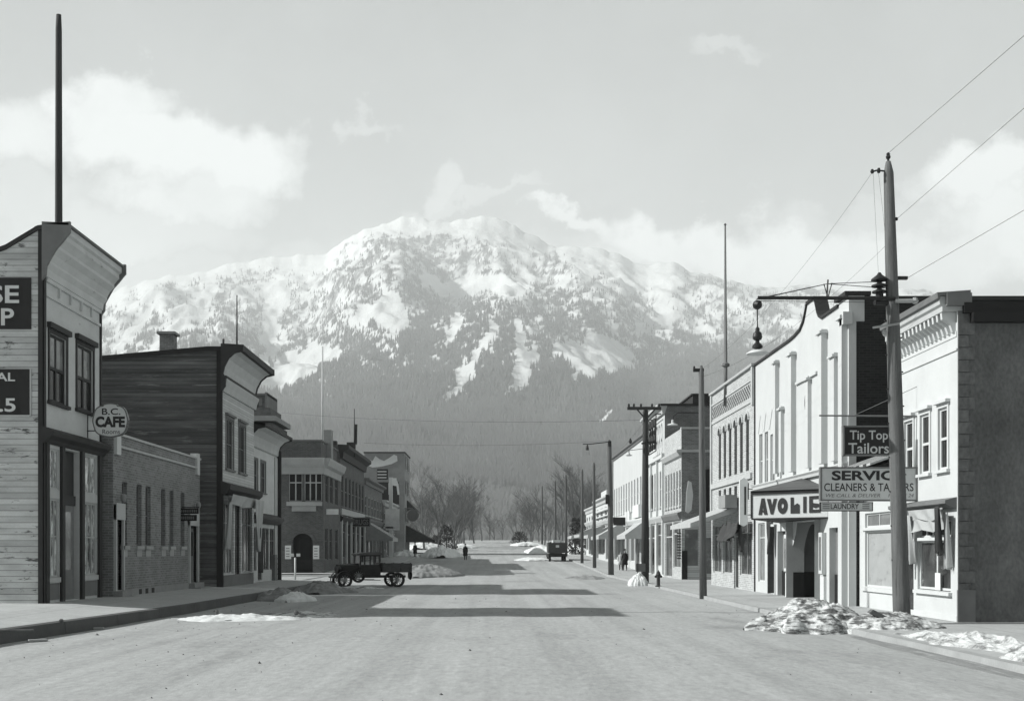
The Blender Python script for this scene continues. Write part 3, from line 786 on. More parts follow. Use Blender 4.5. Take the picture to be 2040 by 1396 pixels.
# ---- low brick building
BX = -12.5
b = thing('brick_building', 'low dark brick building with tall narrow windows beside the weathered false front', 'building', (BX, 37.75, .4))
Y0, Y1 = 37.85, 49.0
def sp(x, X): return yy(x, X) - Y0
wx = [(243, 253), (272, 282), (290, 300), (321, 329.5), (338, 345.5), (360, 367.5)]
holes = [(sp(p,BX), sp(q,BX), 2.1, 4.25) for p, q in wx]
doors = [(.18, .85, .62, 3.35), (sp(376,BX), sp(391,BX), .6, 3.3)]
holes_b = [(a, a+.32, .18, .55) for a in (2.6, 3.35, 4.1)]
fr, sf = shell(b, 'L', BX, Y0, Y1, .4, 5.75, 14, 'dark_brick', 'dark_brick', holes + doors, d=.2)
for hh in holes:
    window(b, fr, *hh, d=.16, v=(), h=(.5,), frame='grey_trim', glass='glass', fw=.05)
    MB().box(fr, hh[0]-.1, hh[1]+.1, -.02, .08, 1.97, 2.09).box(fr, hh[0], hh[1], -.02, .02, 1.72, 1.96).build('sill', 'pale_stone', b)
for k, hh in enumerate(doors):
    d = MB().box(fr, hh[0]+.08, hh[1]-.08, -.16, -.1, hh[2], 2.85).build('door', 'grey_trim' if k else 'dark_trim', b)
    MB().box(fr, hh[0]+.2, hh[1]-.2, -.1, -.09, 1.7, 2.7).build('pane', 'glass', d)
    m = MB().box(fr, hh[0]-.12, hh[0], -.1, .08, .55, hh[3]+.1).box(fr, hh[1], hh[1]+.12, -.1, .08, .55, hh[3]+.1).box(fr, hh[0]-.12, hh[1]+.12, -.02, .1, 2.95, 3.5)
    m.build('door_frame', 'light_trim', b)
    MB().box(fr, hh[0]-.2, hh[1]+.2, 0, .55, .2, .42).box(fr, hh[0]-.15, hh[1]+.15, 0, .3, .42, .6).build('step', 'stone', b)
MB().run(fr, [(0, 5.35), (.06, 5.35), (.06, 5.42), (0, 5.44)], .6, Y1-Y0-.7).run(fr, [(-.1, 5.75), (.06, 5.75), (.06, 5.83), (-.1, 5.85)], 0, Y1-Y0).build('coping', 'light_trim', b)
for a in (.1, 10.35): MB().box(fr, a, a+.42, -.2, .1, 5.1, 5.98).build('parapet_block', 'white_paint', b)
MB().box(fr, 1.1, 10.2, 0, .05, .1, .62).build('foundation', 'stone', b)
m = MB()
for a in (2.6, 3.35, 4.1): m.box(fr, a, a+.3, .04, .06, .2, .58)
each(m, 'cellar_opening', 'black_paint', b)
for a, zz in ((.5, 3.62), (10.2, 3.75)):
    k = MB().lathe(fr.p(a, .18, zz), [(.02, -.10), (.08, -.05), (.11, .06), (.09, .16), (.03, .2)], 10)
    k.build('globe_lamp', 'grey_canvas', b, smooth=True)
Ys = 46.2; x0, x1 = px(354, Ys), px(397, Ys)
sg = thing('hanging_sign', 'small dark two line sign hanging by the far door of the low brick building', 'sign', (x0, Ys, pz(1036, Ys)))
MB().box(facing(0,Ys), x0, x1-.03, -.03, .03, pz(1023,Ys), pz(1012,Ys)).box(facing(0,Ys), x0+.1, x1-.1, -.03, .03, pz(1037,Ys), pz(1025,Ys)).build('board', 'black_sign', sg)
m = MB()
for y0_, y1_, q in ((1020,1015,.06),(1034,1028,.14)):
    k = x0+q
    while k < x1-q-.05:
        w_ = random.uniform(.03,.06); m.box(facing(0,Ys), k, k+w_, .03, .036, pz(y0_,Ys), pz(y1_,Ys)); k += w_+.03
m.build('lettering', 'letter_grey', sg)
MB().tube([(BX, Ys, pz(1010,Ys)), (x1, Ys, pz(1010,Ys))], .02, 6).build('bracket', 'metal', sg)

# ---- tall dark sided false front
X = -11.7
b = thing('store_building', 'tall store with dark unpainted plank side wall and pale curved cornice', 'building', (X, 49.5, .35))
Y0, Y1 = 49.5, 56.2; L_ = Y1-Y0; h = 10.6
wins = [(sp(467,X)-1.0, sp(467,X)+.1, 5.55, 7.75), (2.75+.9, 4.85, 5.55, 7.75)]
wins = [(.8, 2.2, 5.5, 7.7), (3.3, 4.7, 5.5, 7.7)]
holes = wins + [(.4, 2.3, .9, 4.0), (2.6, 3.7, .4, 4.0), (4.0, 6.2, .9, 4.0)]
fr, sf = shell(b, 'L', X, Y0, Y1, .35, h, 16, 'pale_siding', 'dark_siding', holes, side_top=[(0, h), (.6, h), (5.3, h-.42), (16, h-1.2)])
for w in wins: window(b, fr, *w, d=.1, v=(.5,), h=(.5,), frame='grey_trim', glass='glass', case=.1, hood=.1, sill=.08, trim='grey_trim')
window(b, fr, *holes[2], v=(.33,.66), h=(.72,), frame='light_trim', glass='shop_glass', name='shop_window')
window(b, fr, *holes[3], v=(), h=(.75,), frame='dark_trim', glass='glass', name='door')
window(b, fr, *holes[4], v=(.33,.66), h=(.72,), frame='light_trim', glass='shop_glass', name='shop_window')
MB().box(sf, -.04, .2, -.05, .05, 0, h-.02).box(fr, -.04, .12, 0, .06, 0, 4.4).build('corner_board', 'black_paint', b)
cove = [(0, 9.35), (.05, 9.5), (.12, 9.8), (.3, 10.15), (.55, 10.38), (.8, 10.48), (.8, 10.6), (0, 10.62)]
MB().run(fr, cove, 0, L_).build('cornice', 'pale_boards', b)
m = MB().run(fr, [(.8, 10.46), (.95, 10.46), (.95, 10.72), (0, 10.78), (0, 10.63)], -.15, L_+.1)
for a in (-.16, L_+.02): m.prism(Fr(fr.p(a,0,0), (1,0,0), (0,1,0)), [(0, 8.7), (.2, 8.95), (.2, 9.3), (.1, 9.5), (.17, 9.8), (.35, 10.15), (.6, 10.36), (.97, 10.45), (.97, 10.72), (0, 10.75)], 0, .13)
m.run(fr, [(0, 9.3), (.22, 9.3), (.22, 9.42), (0, 9.44)], -.02, L_)
m.build('cornice_trim', 'dark_trim', b)
MB().run(fr, [(0, 8.75), (.1, 8.75), (.16, 9.0), (.24, 9.22), (.24, 9.29), (0, 9.295)], -.02, L_).build('lower_cornice', 'light_trim', b)
MB().run(fr, [(0, 4.35), (.2, 4.35), (.4, 4.55), (.42, 4.75), (.1, 4.88), (0, 4.9)], -.14, L_+.1).build('shop_cornice', 'dark_trim', b)
m = MB(); st = [(0, h), (.6, h), (5.3, h-.42), (16, h-1.2)]
for (p_, q), (e, f) in zip(st, st[1:]): m.add([sf.p(p_, .1, q+.06), sf.p(e, .1, f+.06), sf.p(e, .1, f-.12), sf.p(p_, .1, q-.12), sf.p(p_, -.1, q+.06), sf.p(e, -.1, f+.06)], [(0,1,2,3),(0,1,5,4)])
m.build('roof_edge', 'black_paint', b)
c = MB().box(sf, 2.35, 2.95, -1.6, -1.0, 9.6, pz(668,50.8)).build('chimney', 'dark_brick', b)
MB().box(sf, 2.25, 3.05, -1.7, -.9, pz(668,50.8), pz(664,50.8)+.02).build('chimney_cap', 'stone', b)
# torn awning drapes
def drape(mb, fr, a0, a1, c0, c1, b0, b1, wav=.06, seed=0, n=26, r=14, narrow=1.0, sag=0):
    rs = random.Random(seed); ph = rs.uniform(0, 6); k = len(mb.v)
    for j in range(r+1):
        t = j / r
        for i in range(n+1):
            q = i / n; a = (a0+a1)/2 + (q-.5)*(a1-a0)*(1-(1-narrow)*t)
            bb = b0 + (b1-b0)*(1-t) + wav*math.sin(q*17+ph+t*2)*(.4+t)
            cc = c1 + (c0-c1)*t + .05*math.sin(q*9+ph)*t - sag*4*q*(1-q)
            mb.v.append(tuple(fr.p(a, bb, cc)))
    for j in range(r):
        for i in range(n):
            p0 = k + j*(n+1) + i; mb.f.append([p0, p0+1, p0+n+2, p0+n+1]); mb.m.append(0)
    return mb
m = MB(); drape(m, fr, .1, 6.2, 3.9, 4.35, .3, .45, seed=1)
drape(m, fr, 4.2, 6.3, 1.9, 4.3, .5, .6, seed=2, narrow=.35); drape(m, fr, .05, .9, 2.0, 4.3, .15, .3, seed=3, narrow=.5)
m.build('awning', 'canvas', b, smooth=True)
m = MB(); drape(m, fr, 5.3, 6.3, .9, 3.0, .5, .55, seed=5, narrow=.6); m.build('awning_rag', 'dark_canvas', b, smooth=True)
MB().box(fr, .3, 6.4, -.02, .04, .3, .85).build('stall_riser', 'grey_trim', b)
for x, y0_, y1_, X_, nm, lb in ((472, 588, 700, -12.5, 'flagpole', 'thin dark flagpole on the roof of the dark sided store'), (445, 675, 695, -12.4, 'roof_pipe', 'short pipe standing on the front edge of the dark sided store')):
    Yq = yy(x, X_); p = MB().tube([(X_, Yq, pz(y1_+12,Yq)), (X_, Yq, pz(y0_,Yq))], [.05, .025] if nm == 'flagpole' else .05, 7)
    tag(p.build(nm, 'old_dark_pole', smooth=True), lb, nm.replace('_', ' '))

# ---- smaller store with swept cornice
X = -12.0
b = thing('store_building', 'two storey pale store with rounded cornice at the corner of the side street', 'building', (X, 56.3, .35))
Y0, Y1 = 56.25, 63.6; L_ = Y1-Y0; h = 8.1
wins = [(1.2, 2.2, 4.9, 6.5), (3.0, 4.2, 4.9, 6.5)]
holes = wins + [(.6, 2.0, .9, 3.1), (2.3, 3.4, .4, 3.2), (3.7, 5.2, .9, 3.1), (5.4, 6.7, .9, 3.1)]
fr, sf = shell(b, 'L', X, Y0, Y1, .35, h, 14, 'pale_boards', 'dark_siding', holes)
for w in wins: window(b, fr, *w, d=.1, v=(.5,), h=(.5,), frame='grey_trim', glass='glass', case=.08, sill=.06)
for w in holes[2:]: window(b, fr, *w, d=.1, v=(.5,), h=(.7,), frame='grey_trim', glass='shop_glass', name='shop_window')
m = MB().run(fr, [(0, 7.05), (.1, 7.1), (.12, 7.35), (.2, 7.6), (.45, 7.85), (.7, 7.95), (.72, 8.05), (0, 8.12)], 0, L_)
m.build('cornice', 'light_trim', b)
m = MB()
for a in (-.1, L_): m.prism(Fr(fr.p(a,0,0), (1,0,0), (0,1,0)), [(0, 6.9), (.2, 7.05), (.18, 7.4), (.3, 7.65), (.5, 7.85), (.85, 7.92), (.85, 8.12), (0, 8.2)], 0, .14)
m.run(fr, [(0, 3.3), (.12, 3.3), (.4, 3.5), (.4, 3.65), (0, 3.85)], -.05, L_+.05).run(fr, [(.7, 8.0), (.86, 8.0), (.86, 8.12), (0, 8.18), (0,8.13)], -.1, L_+.1)
m.build('cornice_trim', 'dark_trim', b)
for a in (L_-.7,): MB().box(fr, a, L_+.02, -.05, .06, .2, 7.0).build('corner_board', 'light_trim', b)
MB().box(fr, L_+.02, L_+.15, -.5, .25, .3, 7.4).build('corner_post', 'dark_trim', b)
MB().box(left(X, 0), 61.7, 62.9, .1, .8, .3, 1.35).build('crate', 'grey_trim') if False else None
k = MB(); f2 = facing(0, 62.6)
k.box(f2, px(534,62.6), px(550,62.6), -.35, .35, .25, .25+1.45)
for i in range(5): k.box(f2, px(534,62.6)-.02, px(550,62.6)+.02, -.37, .37, .32+i*.28, .4+i*.28)
tag(k.build('crate', 'grey_trim'), 'slatted grey wooden crate standing on the corner of the side street', 'crate')

# ---- tall brick block behind the bank
Yq = 97.0; x0, x1 = px(470, Yq), px(543, Yq)
b = thing('brick_block', 'tall dark brick block with stepped parapet showing above the stores on the left', 'building', (x1, Yq, .5))
zt = pz(842, Yq)
f2 = facing(0, Yq)
MB().wall(f2, x0, x1-.05, .3, zt, [(x0+.8+i*2, x0+1.9+i*2, zt-3.4, zt-1.2) for i in range(2)]).quad([(x1-.05, Yq, .3), (x1-.05, Yq+6.8, .3), (x1-.05, Yq+6.8, zt), (x1-.05, Yq, zt)]).quad([(x0, Yq, .3), (x0, Yq+6.8, .3), (x0, Yq+6.8, zt), (x0, Yq, zt)]).quad([(x0, Yq+6.8, .3), (x1, Yq+6.8, .3), (x1, Yq+6.8, zt), (x0, Yq+6.8, zt)]).build('wall', 'bank_brick', b)
for i in range(2): window(b, f2, x0+.8+i*2, x0+1.9+i*2, zt-3.4, zt-1.2, frame='grey_trim')
MB().box(f2, x0, x1-.3, -6.7, -.1, zt-.2, zt-.05).build('roof', 'roof_tar', b)
z1, z2, z3 = pz(832, Yq), pz(812, Yq), pz(787, Yq)
MB().box(f2, x0-.2, x1+.3, -6.9, .3, zt+.15, z1+.15).build('cornice', 'stone', b)
MB().box(f2, px(497,Yq), x1-.2, -5, 0, z1+.15, z2).box(f2, px(500,Yq), px(530,Yq), -4.4, -.05, z2, z3).build('parapet', 'bank_brick', b)
m = MB().box(f2, px(528,Yq), px(532,Yq), -4.6, .1, z2, z3+.25).box(f2, px(497,Yq), px(532,Yq), -4.6, .12, z3, z3+.15).box(f2, px(508,Yq), px(522,Yq), -.05, .02, z2+.2, z3-.25)
m.build('parapet_trim', 'grey_trim', b)

# ---- corner bank
X = -12.75; Yb = 86.0
b = thing('bank_building', 'low brick bank on the side street corner with arched doorway and pale cornice', 'building', (X, Yb, .4))
xl = px(500, Yb); f2 = Fr((0, Yb, 0), (1, 0, 0), (0, -1, 0)); zc = pz(912, Yb)
zw0, zw1 = pz(998, Yb), pz(938, Yb)
dx0, dx1 = px(583, Yb), px(623, Yb); dz1 = pz(1062, Yb)
wins = [(px(575, Yb), px(602, Yb), zw0, zw1), (px(606, Yb), px(641, Yb), zw0, zw1)]
MB().wall(f2, xl, X, .0, zc-.8, wins + [(dx0, dx1, .0, dz1)], d=.5).build('wall', 'bank_brick', b)
fr = left(X, Yb)
wf = [(.9, 2.6, zw0, zw1), (3.4, 5.0, zw0, zw1), (6.3, 8.0, zw0, zw1), (.8, 2.3, 1.2, 3.6), (3.2, 4.7, 1.2, 3.6), (6.4, 8, 1.2, 3.6)]
MB().wall(fr, 0, 9.4, .0, zc-.8, wf).quad([(xl, Yb+9.4, 0), (X, Yb+9.4, 0), (X, Yb+9.4, zc), (xl, Yb+9.4, zc)]).build('side_wall', 'bank_brick', b)
for w in wins: window(b, f2, *w, v=(.33,.66) if w[1]-w[0] > 1.2 else (.5,), h=(.62,), frame='light_trim', glass='glass', d=.2, mw=.09)
for w in wf: window(b, fr, *w, v=(.5,), h=(.6,), frame='grey_trim', glass='glass')
def arch_ring(mb, fr, ac, cs, r0, r1, b0, b1, n=12, t0=0, t1=math.pi, pointed=1.0):
    for i in range(n):
        a, c = t0+(t1-t0)*i/n, t0+(t1-t0)*(i+1)/n
        P = [(ac+math.cos(q)*r, cs+math.sin(q)*r*pointed) for q, r in ((a,r0),(c,r0),(c,r1),(a,r1))]
        mb.prism(fr, P, b0, b1)
    return mb
def arch_fill(mb, fr, a0, a1, c0, c1, b=0, n=10, pointed=False):
    """spandrels closing the top corners of a rectangular opening so that it ends in an arch"""
    ac, r = (a0+a1)/2, (a1-a0)/2; H = c1-c0
    for sgn in (-1, 1):
        P = [(ac+sgn*r, c0)]
        for i in range(n+1):
            t = i/n*math.pi/2
            if pointed: P.append((ac+sgn*r*(1-(i/n)), c0 + H*math.sin(t)**.85))
            else: P.append((ac+sgn*r*math.cos(t), c0+H*math.sin(t)))
        P.append((ac+sgn*r, c1))
        mb.quad([fr.p(a, b, c) for a, c in P])
    return mb
m = MB(); arch_fill(m, f2, dx0, dx1, pz(1080,Yb), dz1+.001, b=.004); arch_ring(m, f2, (dx0+dx1)/2, pz(1080,Yb), (dx1-dx0)/2, (dx1-dx0)/2+.22, 0, .06, pointed=.9)
m.build('door_arch', 'bank_brick', b)
d = MB().box(f2, dx0, dx1, -.9, -.5, 0, dz1).build('door', 'black_paint', b)
MB().box(f2, dx0+.5, dx1-.2, -.49, -.46, 1.2, 2.9).build('pane', 'glass', d)
m = MB().run(Fr((0,Yb,0),(1,0,0),(0,-1,0)), [(0, zc-1.2), (.1, zc-1.2), (.12, zc-.7), (.35, zc-.55), (.5, zc-.15), (.5, zc), (-.3, zc+.02), (-.3, zc-1.2)], xl, X+.1)
m.run(fr, [(0, zc-1.2), (.1, zc-1.2), (.12, zc-.7), (.35, zc-.55), (.5, zc-.15), (.5, zc), (-.3, zc+.02), (-.3, zc-1.2)], 0, 9.4)
m.build('cornice', 'pale_stone', b)
MB().box(f2, px(572,Yb), px(642,Yb), 0, .3, zw0-.35, zw0-.05).box(f2, px(582,Yb), px(630,Yb), 0, .18, zw0-.75, zw0-.36).build('window_ledge', 'pale_stone', b)
MB().box(f2, xl, X-.2, -9, -.15, zc+.02, pz(878,Yb)).build('parapet', 'bank_brick', b)
MB().box(f2, xl-.1, X-.1, -9.1, -.05, pz(878,Yb), pz(875,Yb)).build('parapet_cap', 'grey_trim', b)
MB().box(f2, px(645,Yb+3), px(660,Yb+3), -4, -3, zc-.5, pz(856,Yb+3)).build('chimney', 'stone', b)
for x in (574, 630): 
    k = MB().box(f2, px(x-6,Yb), px(x+6,Yb), 0, .06, pz(1113,Yb), pz(1086,Yb)).build('notice_board', 'sign_white', b)
    m = MB()
    for q in (1091, 1096, 1102, 1107): m.box(f2, px(x-4,Yb), px(x+3,Yb), .06, .066, pz(q+1.6,Yb), pz(q,Yb))
    m.build('notice_text', 'letter_grey', k)
sg = MB().box(facing(0,Yb+.6), px(648,Yb), px(672,Yb), -.05, .05, pz(1024,Yb), pz(1013,Yb))
tag(sg.build('hanging_sign', 'sign_grey'), 'small pale board hanging at the corner of the bank', 'sign')
Yq = 87.5
tag(MB().tube([(px(642.5,Yq), Yq, pz(885,Yq)), (px(642.5,Yq), Yq, pz(690,Yq))], [.09, .05], 8).build('flagpole', 'white_paint', smooth=True), 'tall white flagpole rising from the roof of the bank', 'flagpole')
# white parking post
Yq = 73; xq = px(588, Yq)
sg = thing('post_sign', 'slim white post with two small white plates at the side street corner', 'sign', (xq, Yq, g(Yq)))
MB().tube([(xq, Yq, g(Yq)-.05), (xq, Yq, pz(1110,Yq))], .06, 8).build('post', 'white_paint', sg, smooth=True)
for q in (-1, 1): MB().box(facing(0,Yq), xq+q*.2-.12, xq+q*.2+.12, -.02, .02, pz(1108,Yq), pz(1102,Yq)).build('plate', 'sign_white', sg)

# ---- brick drugstore row
def simple_row(side, name, label, X, Y0, Y1, h, fm, sm, wz, nwin, gz=1.0, shop_h=3.6, corn=.4, trim='grey_trim', frame='light_trim', zb=None, depth=14, ww=.55, wall_glass='glass', shop='shop_glass', corn_h=.6, cm=None):
    zb = g((Y0+Y1)/2)+.2 if zb is None else zb
    b = thing(name, label, 'building', (X, Y0, zb))
    L_ = Y1-Y0; st = L_/nwin
    wins = [(i*st+st*(1-ww)/2, i*st+st*(1+ww)/2, wz[0], wz[1]) for i in range(nwin)] if wz else []
    ns = max(2, int(L_/3.2)); ss = L_/ns
    sh = [(i*ss+.25, (i+1)*ss-.25, zb+(.7 if i % 3 != 1 else .05), zb+shop_h) for i in range(ns)]
    fr, sf = shell(b, side, X, Y0, Y1, zb, h, depth, fm, sm, wins+sh)
    for w in wins: window(b, fr, *w, d=.1, v=(), h=(.5,), frame=frame, glass=wall_glass, sill=.1, mw=.07)
    for i, w in enumerate(sh): window(b, fr, *w, d=.12, v=(.5,) if i % 3 != 1 else (), h=(.74,), frame=frame, glass=shop, name='shop_window' if i % 3 != 1 else 'door', mw=.08)
    if corn: MB().run(fr, [(0, h-corn_h), (corn*.3, h-corn_h), (corn*.4, h-corn_h*.5), (corn, h-corn_h*.25), (corn, h+.02), (-.2, h+.06), (-.2, h)], -.05, L_+.05).build('cornice', cm or trim, b)
    MB().run(fr, [(0, zb+shop_h+.1), (.1, zb+shop_h+.1), (.25, zb+shop_h+.4), (.25, zb+shop_h+.5), (0, zb+shop_h+.6)], .02, L_-.02).build('shop_cornice', trim, b)
    return b, fr, sf
b, fr, sf = simple_row('L', 'brick_store', 'two storey brick store with dark heavy cornice beyond the bank', -12.75, 95.5, 113, pz(886,95.5), 'bank_brick', 'bank_brick', (5.6, 8.2), 7, trim='dark_trim', corn=.7, corn_h=1.1, frame='grey_trim')
MB().box(sf, .3, .9, -.5, .1, pz(886,95.5), pz(878,95.5)).box(sf, -.2, .5, -9, -8, 10.7, 11.6).build('parapet_block', 'dark_trim', b)
MB().box(fr, .2, 17.3, .0, .12, 4.9, 5.4).build('name_band', 'light_trim', b)
m = MB()
for a in (.1, 3.4, 6.5, 9.8, 13, 16.9): m.box(fr, a, a+.4, .0, .15, .8, 4.8)
each(m, 'pier', 'light_trim', b)
Yq = 100; tag(MB().tube([(px(706,Yq), Yq, 10), (px(706,Yq), Yq, pz(814,Yq))], [.07,.03], 7).build('flagpole', 'old_dark_pole', smooth=True), 'thin flagpole above the heavy cornice of the brick store beyond the bank', 'flagpole')
m = MB(); drape(m, facing(px(707,Yq), Yq), -.02, .22, pz(885,Yq), pz(845,Yq), .0, .05, wav=.05, n=8, narrow=.7)
tag(m.build('flag', 'dark_canvas', smooth=True), 'dark furled flag hanging down the thin flagpole', 'flag')
b, fr, sf = simple_row('L', 'brick_store', 'narrow brick store with striped awning and drugs sign', -12.75, 113.2, 131, 9.0, 'mid_brick', 'mid_brick', (5.4, 7.3), 6, trim='grey_trim', corn=.5)
m = MB(); f3 = left(-12.75, 113.2)
n_ = 16
for i in range(n_):
    a0, a1 = 1.0+i*6/n_, 1.0+(i+1)*6/n_
    m.quad([f3.p(a0, .05, 4.75), f3.p(a1, .05, 4.75), f3.p(a1, 2.7, 3.15), f3.p(a0, 2.7, 3.15)], i % 2)
m.quad([f3.p(1.0, .05, 4.75), f3.p(1.0, 2.7, 3.15), f3.p(1.0, 2.7, 2.85), f3.p(1.0, .05, 2.85)], 0)
m.quad([f3.p(1, 2.7, 3.15), f3.p(7, 2.7, 3.15), f3.p(7, 2.7, 2.8), f3.p(1, 2.7, 2.8)], 1)
m.build('awning', ['grey_canvas', 'canvas'], b)
Ys = 104; fs = facing(0, Ys)
sg = thing('hanging_sign', 'dark framed sign reading DRUGS hanging from the brick store', 'sign', (px(718,Ys), Ys, pz(1048,Ys)))
MB().box(fs, px(698,Ys), px(737,Ys), -.12, .08, pz(1048,Ys), pz(1030,Ys)).build('board', 'black_sign', sg)
m = MB()
for (a, c, e, f) in ((697,738,1032,1030), (697,738,1049,1047), (697,699,1048,1031), (736,738,1048,1031)): m.box(fs, px(a,Ys), px(c,Ys), -.1, .12, pz(e,Ys), pz(f,Ys))
m.build('rim', 'letter_grey', sg); side_text(sg, None, 'DRUGS', 701, 734, 1034, 1045, Ys-.1, 'letter_grey', .03)
# white columns and boards beyond
b, fr, sf = simple_row('L', 'frame_store', 'low pale frame store with white posts in front of the tall painted wall', -12.6, 131.2, 148, 7.6, 'grey_trim', 'grey_trim', (4.6, 6.2), 5, trim='light_trim')
MB().box(fr, .1, .5, .6, 1.0, .8, 10.2).box(fr, 3.4, 3.7, .6, .9, .8, 6.5).box(fr, 0, 8, 0, 1.1, 4.4, 4.6).build('post', 'white_paint', b)
MB().box(fr, 0, .1, .2, 1.8, 4.2, 6.6).build('banner_board', 'sign_grey', b)
# tall hotel with painted wall
Yh = 150.0; fh = Fr((0, Yh, 0), (1, 0, 0), (0, -1, 0)); x0, x1 = px(726, Yh), px(806, Yh); zt = pz(902, Yh)
b = thing('hotel_building', 'tall building with a large painted advertising wall facing down the street', 'building', (x1, Yh, g(Yh)))
MB().quad([fh.p(x0,0,.5), fh.p(x1,0,.5), fh.p(x1,0,zt), fh.p(x0,0,zt)]).quad([(x1,Yh,.5),(x1,Yh+9,.5),(x1,Yh+9,zt),(x1,Yh,zt)]).quad([(x0,Yh,.5),(x0,Yh+9,.5),(x0,Yh+9,zt),(x0,Yh,zt)]).quad([(x0,Yh+9,.5),(x1,Yh+9,.5),(x1,Yh+9,zt),(x0,Yh+9,zt)]).build('wall', 'stone', b)
MB().box(fh, x0-.1, x1+.1, -9.1, .1, zt, zt+.15).build('roof', 'roof_tar', b)
def blob(mb, fr, pts, b):
    mb.quad([fr.p(px(x,Yh), b, pz(y,Yh)) for x, y in pts]); return mb
m = MB(); blob(m, fh, [(728,925),(735,915),(742,918),(748,908),(756,914),(765,918),(775,912),(785,905),(791,908),(792,918),(780,924),(760,929),(742,931)], .03)
m.box(fh, px(760,Yh)*0+px(776,Yh), px(790,Yh), 0, .05, pz(958,Yh), pz(952,Yh)); m.box(fh, px(752,Yh), px(792,Yh), 0, .06, pz(1009,Yh), pz(1005,Yh))
for q in range(3): m.box(fh, px(752,Yh), px(770,Yh), 0, .04, pz(940+q*6,Yh), pz(938+q*6,Yh))
blob(m, fh, [(774,962),(778,955),(790,955),(794,964),(796,985),(792,985),(790,968),(781,966),(778,975),(782,985),(774,985)], .03)
m.build('painted_lettering', 'sign_white', b)
m = MB().box(fh, px(751,Yh), px(773,Yh), 0, .02, pz(955,Yh), pz(934,Yh)).box(fh, px(750,Yh), px(795,Yh), 0, .015, pz(1004,Yh), pz(960,Yh)).box(fh, px(750,Yh), px(792,Yh), 0, .02, pz(1034,Yh), pz(1014,Yh))
m.build('painted_panel', 'dark_trim', b)
for x in (754, 766, 780): window(b, fh, px(x,Yh), px(x+9,Yh), pz(1075,Yh), pz(1040,Yh), d=-.1, frame='light_trim', v=(.5,))
frh = left(x1, Yh)
for i in range(2):
    for z in (4.6, 8.2, 11.4): window(b, frh, 1+i*3.8, 2.6+i*3.8, z+1, z+2.9, d=-.06, frame='light_trim')
MB().add([frh.p(2,0,5.2), frh.p(9,0,5.2), frh.p(9,3.6,3.3), frh.p(2,3.6,3.3), frh.p(2,0,3.0), frh.p(9,0,3.0), frh.p(2,3.5,3.0), frh.p(9,3.5,3.0)], [(0,1,2,3),(0,3,6,4),(1,2,7,5)]).build('awning', 'dark_canvas', b)
MB().add([frh.p(4,0,8.6), frh.p(4,1.5,7.0), frh.p(10,1.5,7.0), frh.p(10,0,8.6), frh.p(4,0,7.0)], [(0,1,2,3),(0,1,4)]).build('shade', 'dark_canvas', b)
Ys = 150; k = MB(); k.lathe((px(822,Ys), Ys, pz(1026,Ys)), [(.75,-.08),(.8,0),(.75,.08)], 20, axis=(0,1,0)); k.tube([(px(806,Ys),Ys,pz(1012,Ys)),(px(822,Ys),Ys,pz(1012,Ys))], .05, 5)
tag(k.build('round_sign', 'far_pole_wood'), 'round dark sign hanging out beyond the painted wall', 'sign')
# ================================================================ RIGHT SIDE OF THE STREET
# ---- corner building with dark side wall
X = 11.6
Y0, Y1 = 28.9, 33.15; L_ = Y1-Y0; h = 7.75
b = thing('corner_building', 'white fronted corner building with bracketed cornice and rough dark side wall at the right edge', 'building', (X, Y0, .13))
wins = [(.62, 1.22, 4.02, 5.62), (1.85, 2.5, 4.0, 5.6), (3.05, 3.7, 4.0, 5.55)]
shopw = (.45, 2.75, .88, 2.75)
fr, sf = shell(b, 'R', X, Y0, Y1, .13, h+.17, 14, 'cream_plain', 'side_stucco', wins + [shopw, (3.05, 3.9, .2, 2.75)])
for w in wins: window(b, fr, *w, d=.08, v=(), h=(.5,), frame='white_paint', glass='glass', case=.09, hood=.08, sill=.08, fw=.07, mw=.07)
window(b, fr, shopw[0], shopw[1], .9, 2.2, v=(.47,), h=(), frame='white_paint', glass='shop_glass', name='shop_window', mw=.08)
window(b, fr, shopw[0], shopw[1], 2.28, 2.74, v=(.2,.4,.6,.8), h=(), frame='white_paint', glass='glass', name='transom')
window(b, fr, 3.05, 3.9, .2, 2.74, v=(), h=(.8,), frame='white_paint', glass='glass', name='door')
MB().box(fr, shopw[0]-.1, shopw[1]+.1, 0, .06, 2.2, 2.28).box(fr, shopw[0]-.1, shopw[1]+.1, 0, .1, .78, .87).box(fr, .0, L_, 0, .03, .15, .3).build('shop_trim', 'white_paint', b)
MB().run(fr, [(0, 3.0), (.12, 3.02), (.3, 3.12), (.3, 3.2), (0, 3.28)], .05, L_).build('shop_cornice', 'grey_trim', b)
# awning rags
m = MB(); drape(m, fr, .25, 2.9, 2.74, 3.02, .22, .28, seed=8, wav=.03)
drape(m, fr, .35, 2.7, 2.45, 2.78, .16, .2, seed=4, wav=.05, sag=.0); drape(m, fr, 2.55, 3.05, 1.6, 2.9, .15, .28, seed=9, narrow=.4); drape(m, fr, .12, .45, 1.5, 2.9, .12, .2, seed=3, narrow=.6)
m.build('awning', 'canvas', b, smooth=True)
m = MB(); drape(m, fr, .22, .5, 1.85, 3.05, .3, .38, seed=12, narrow=.5, wav=.04); drape(m, fr, .2, .52, 1.9, 3.0, .35, .4, seed=13, narrow=.5, wav=.04); m.build('awning_rag', 'dark_canvas', b, smooth=True)
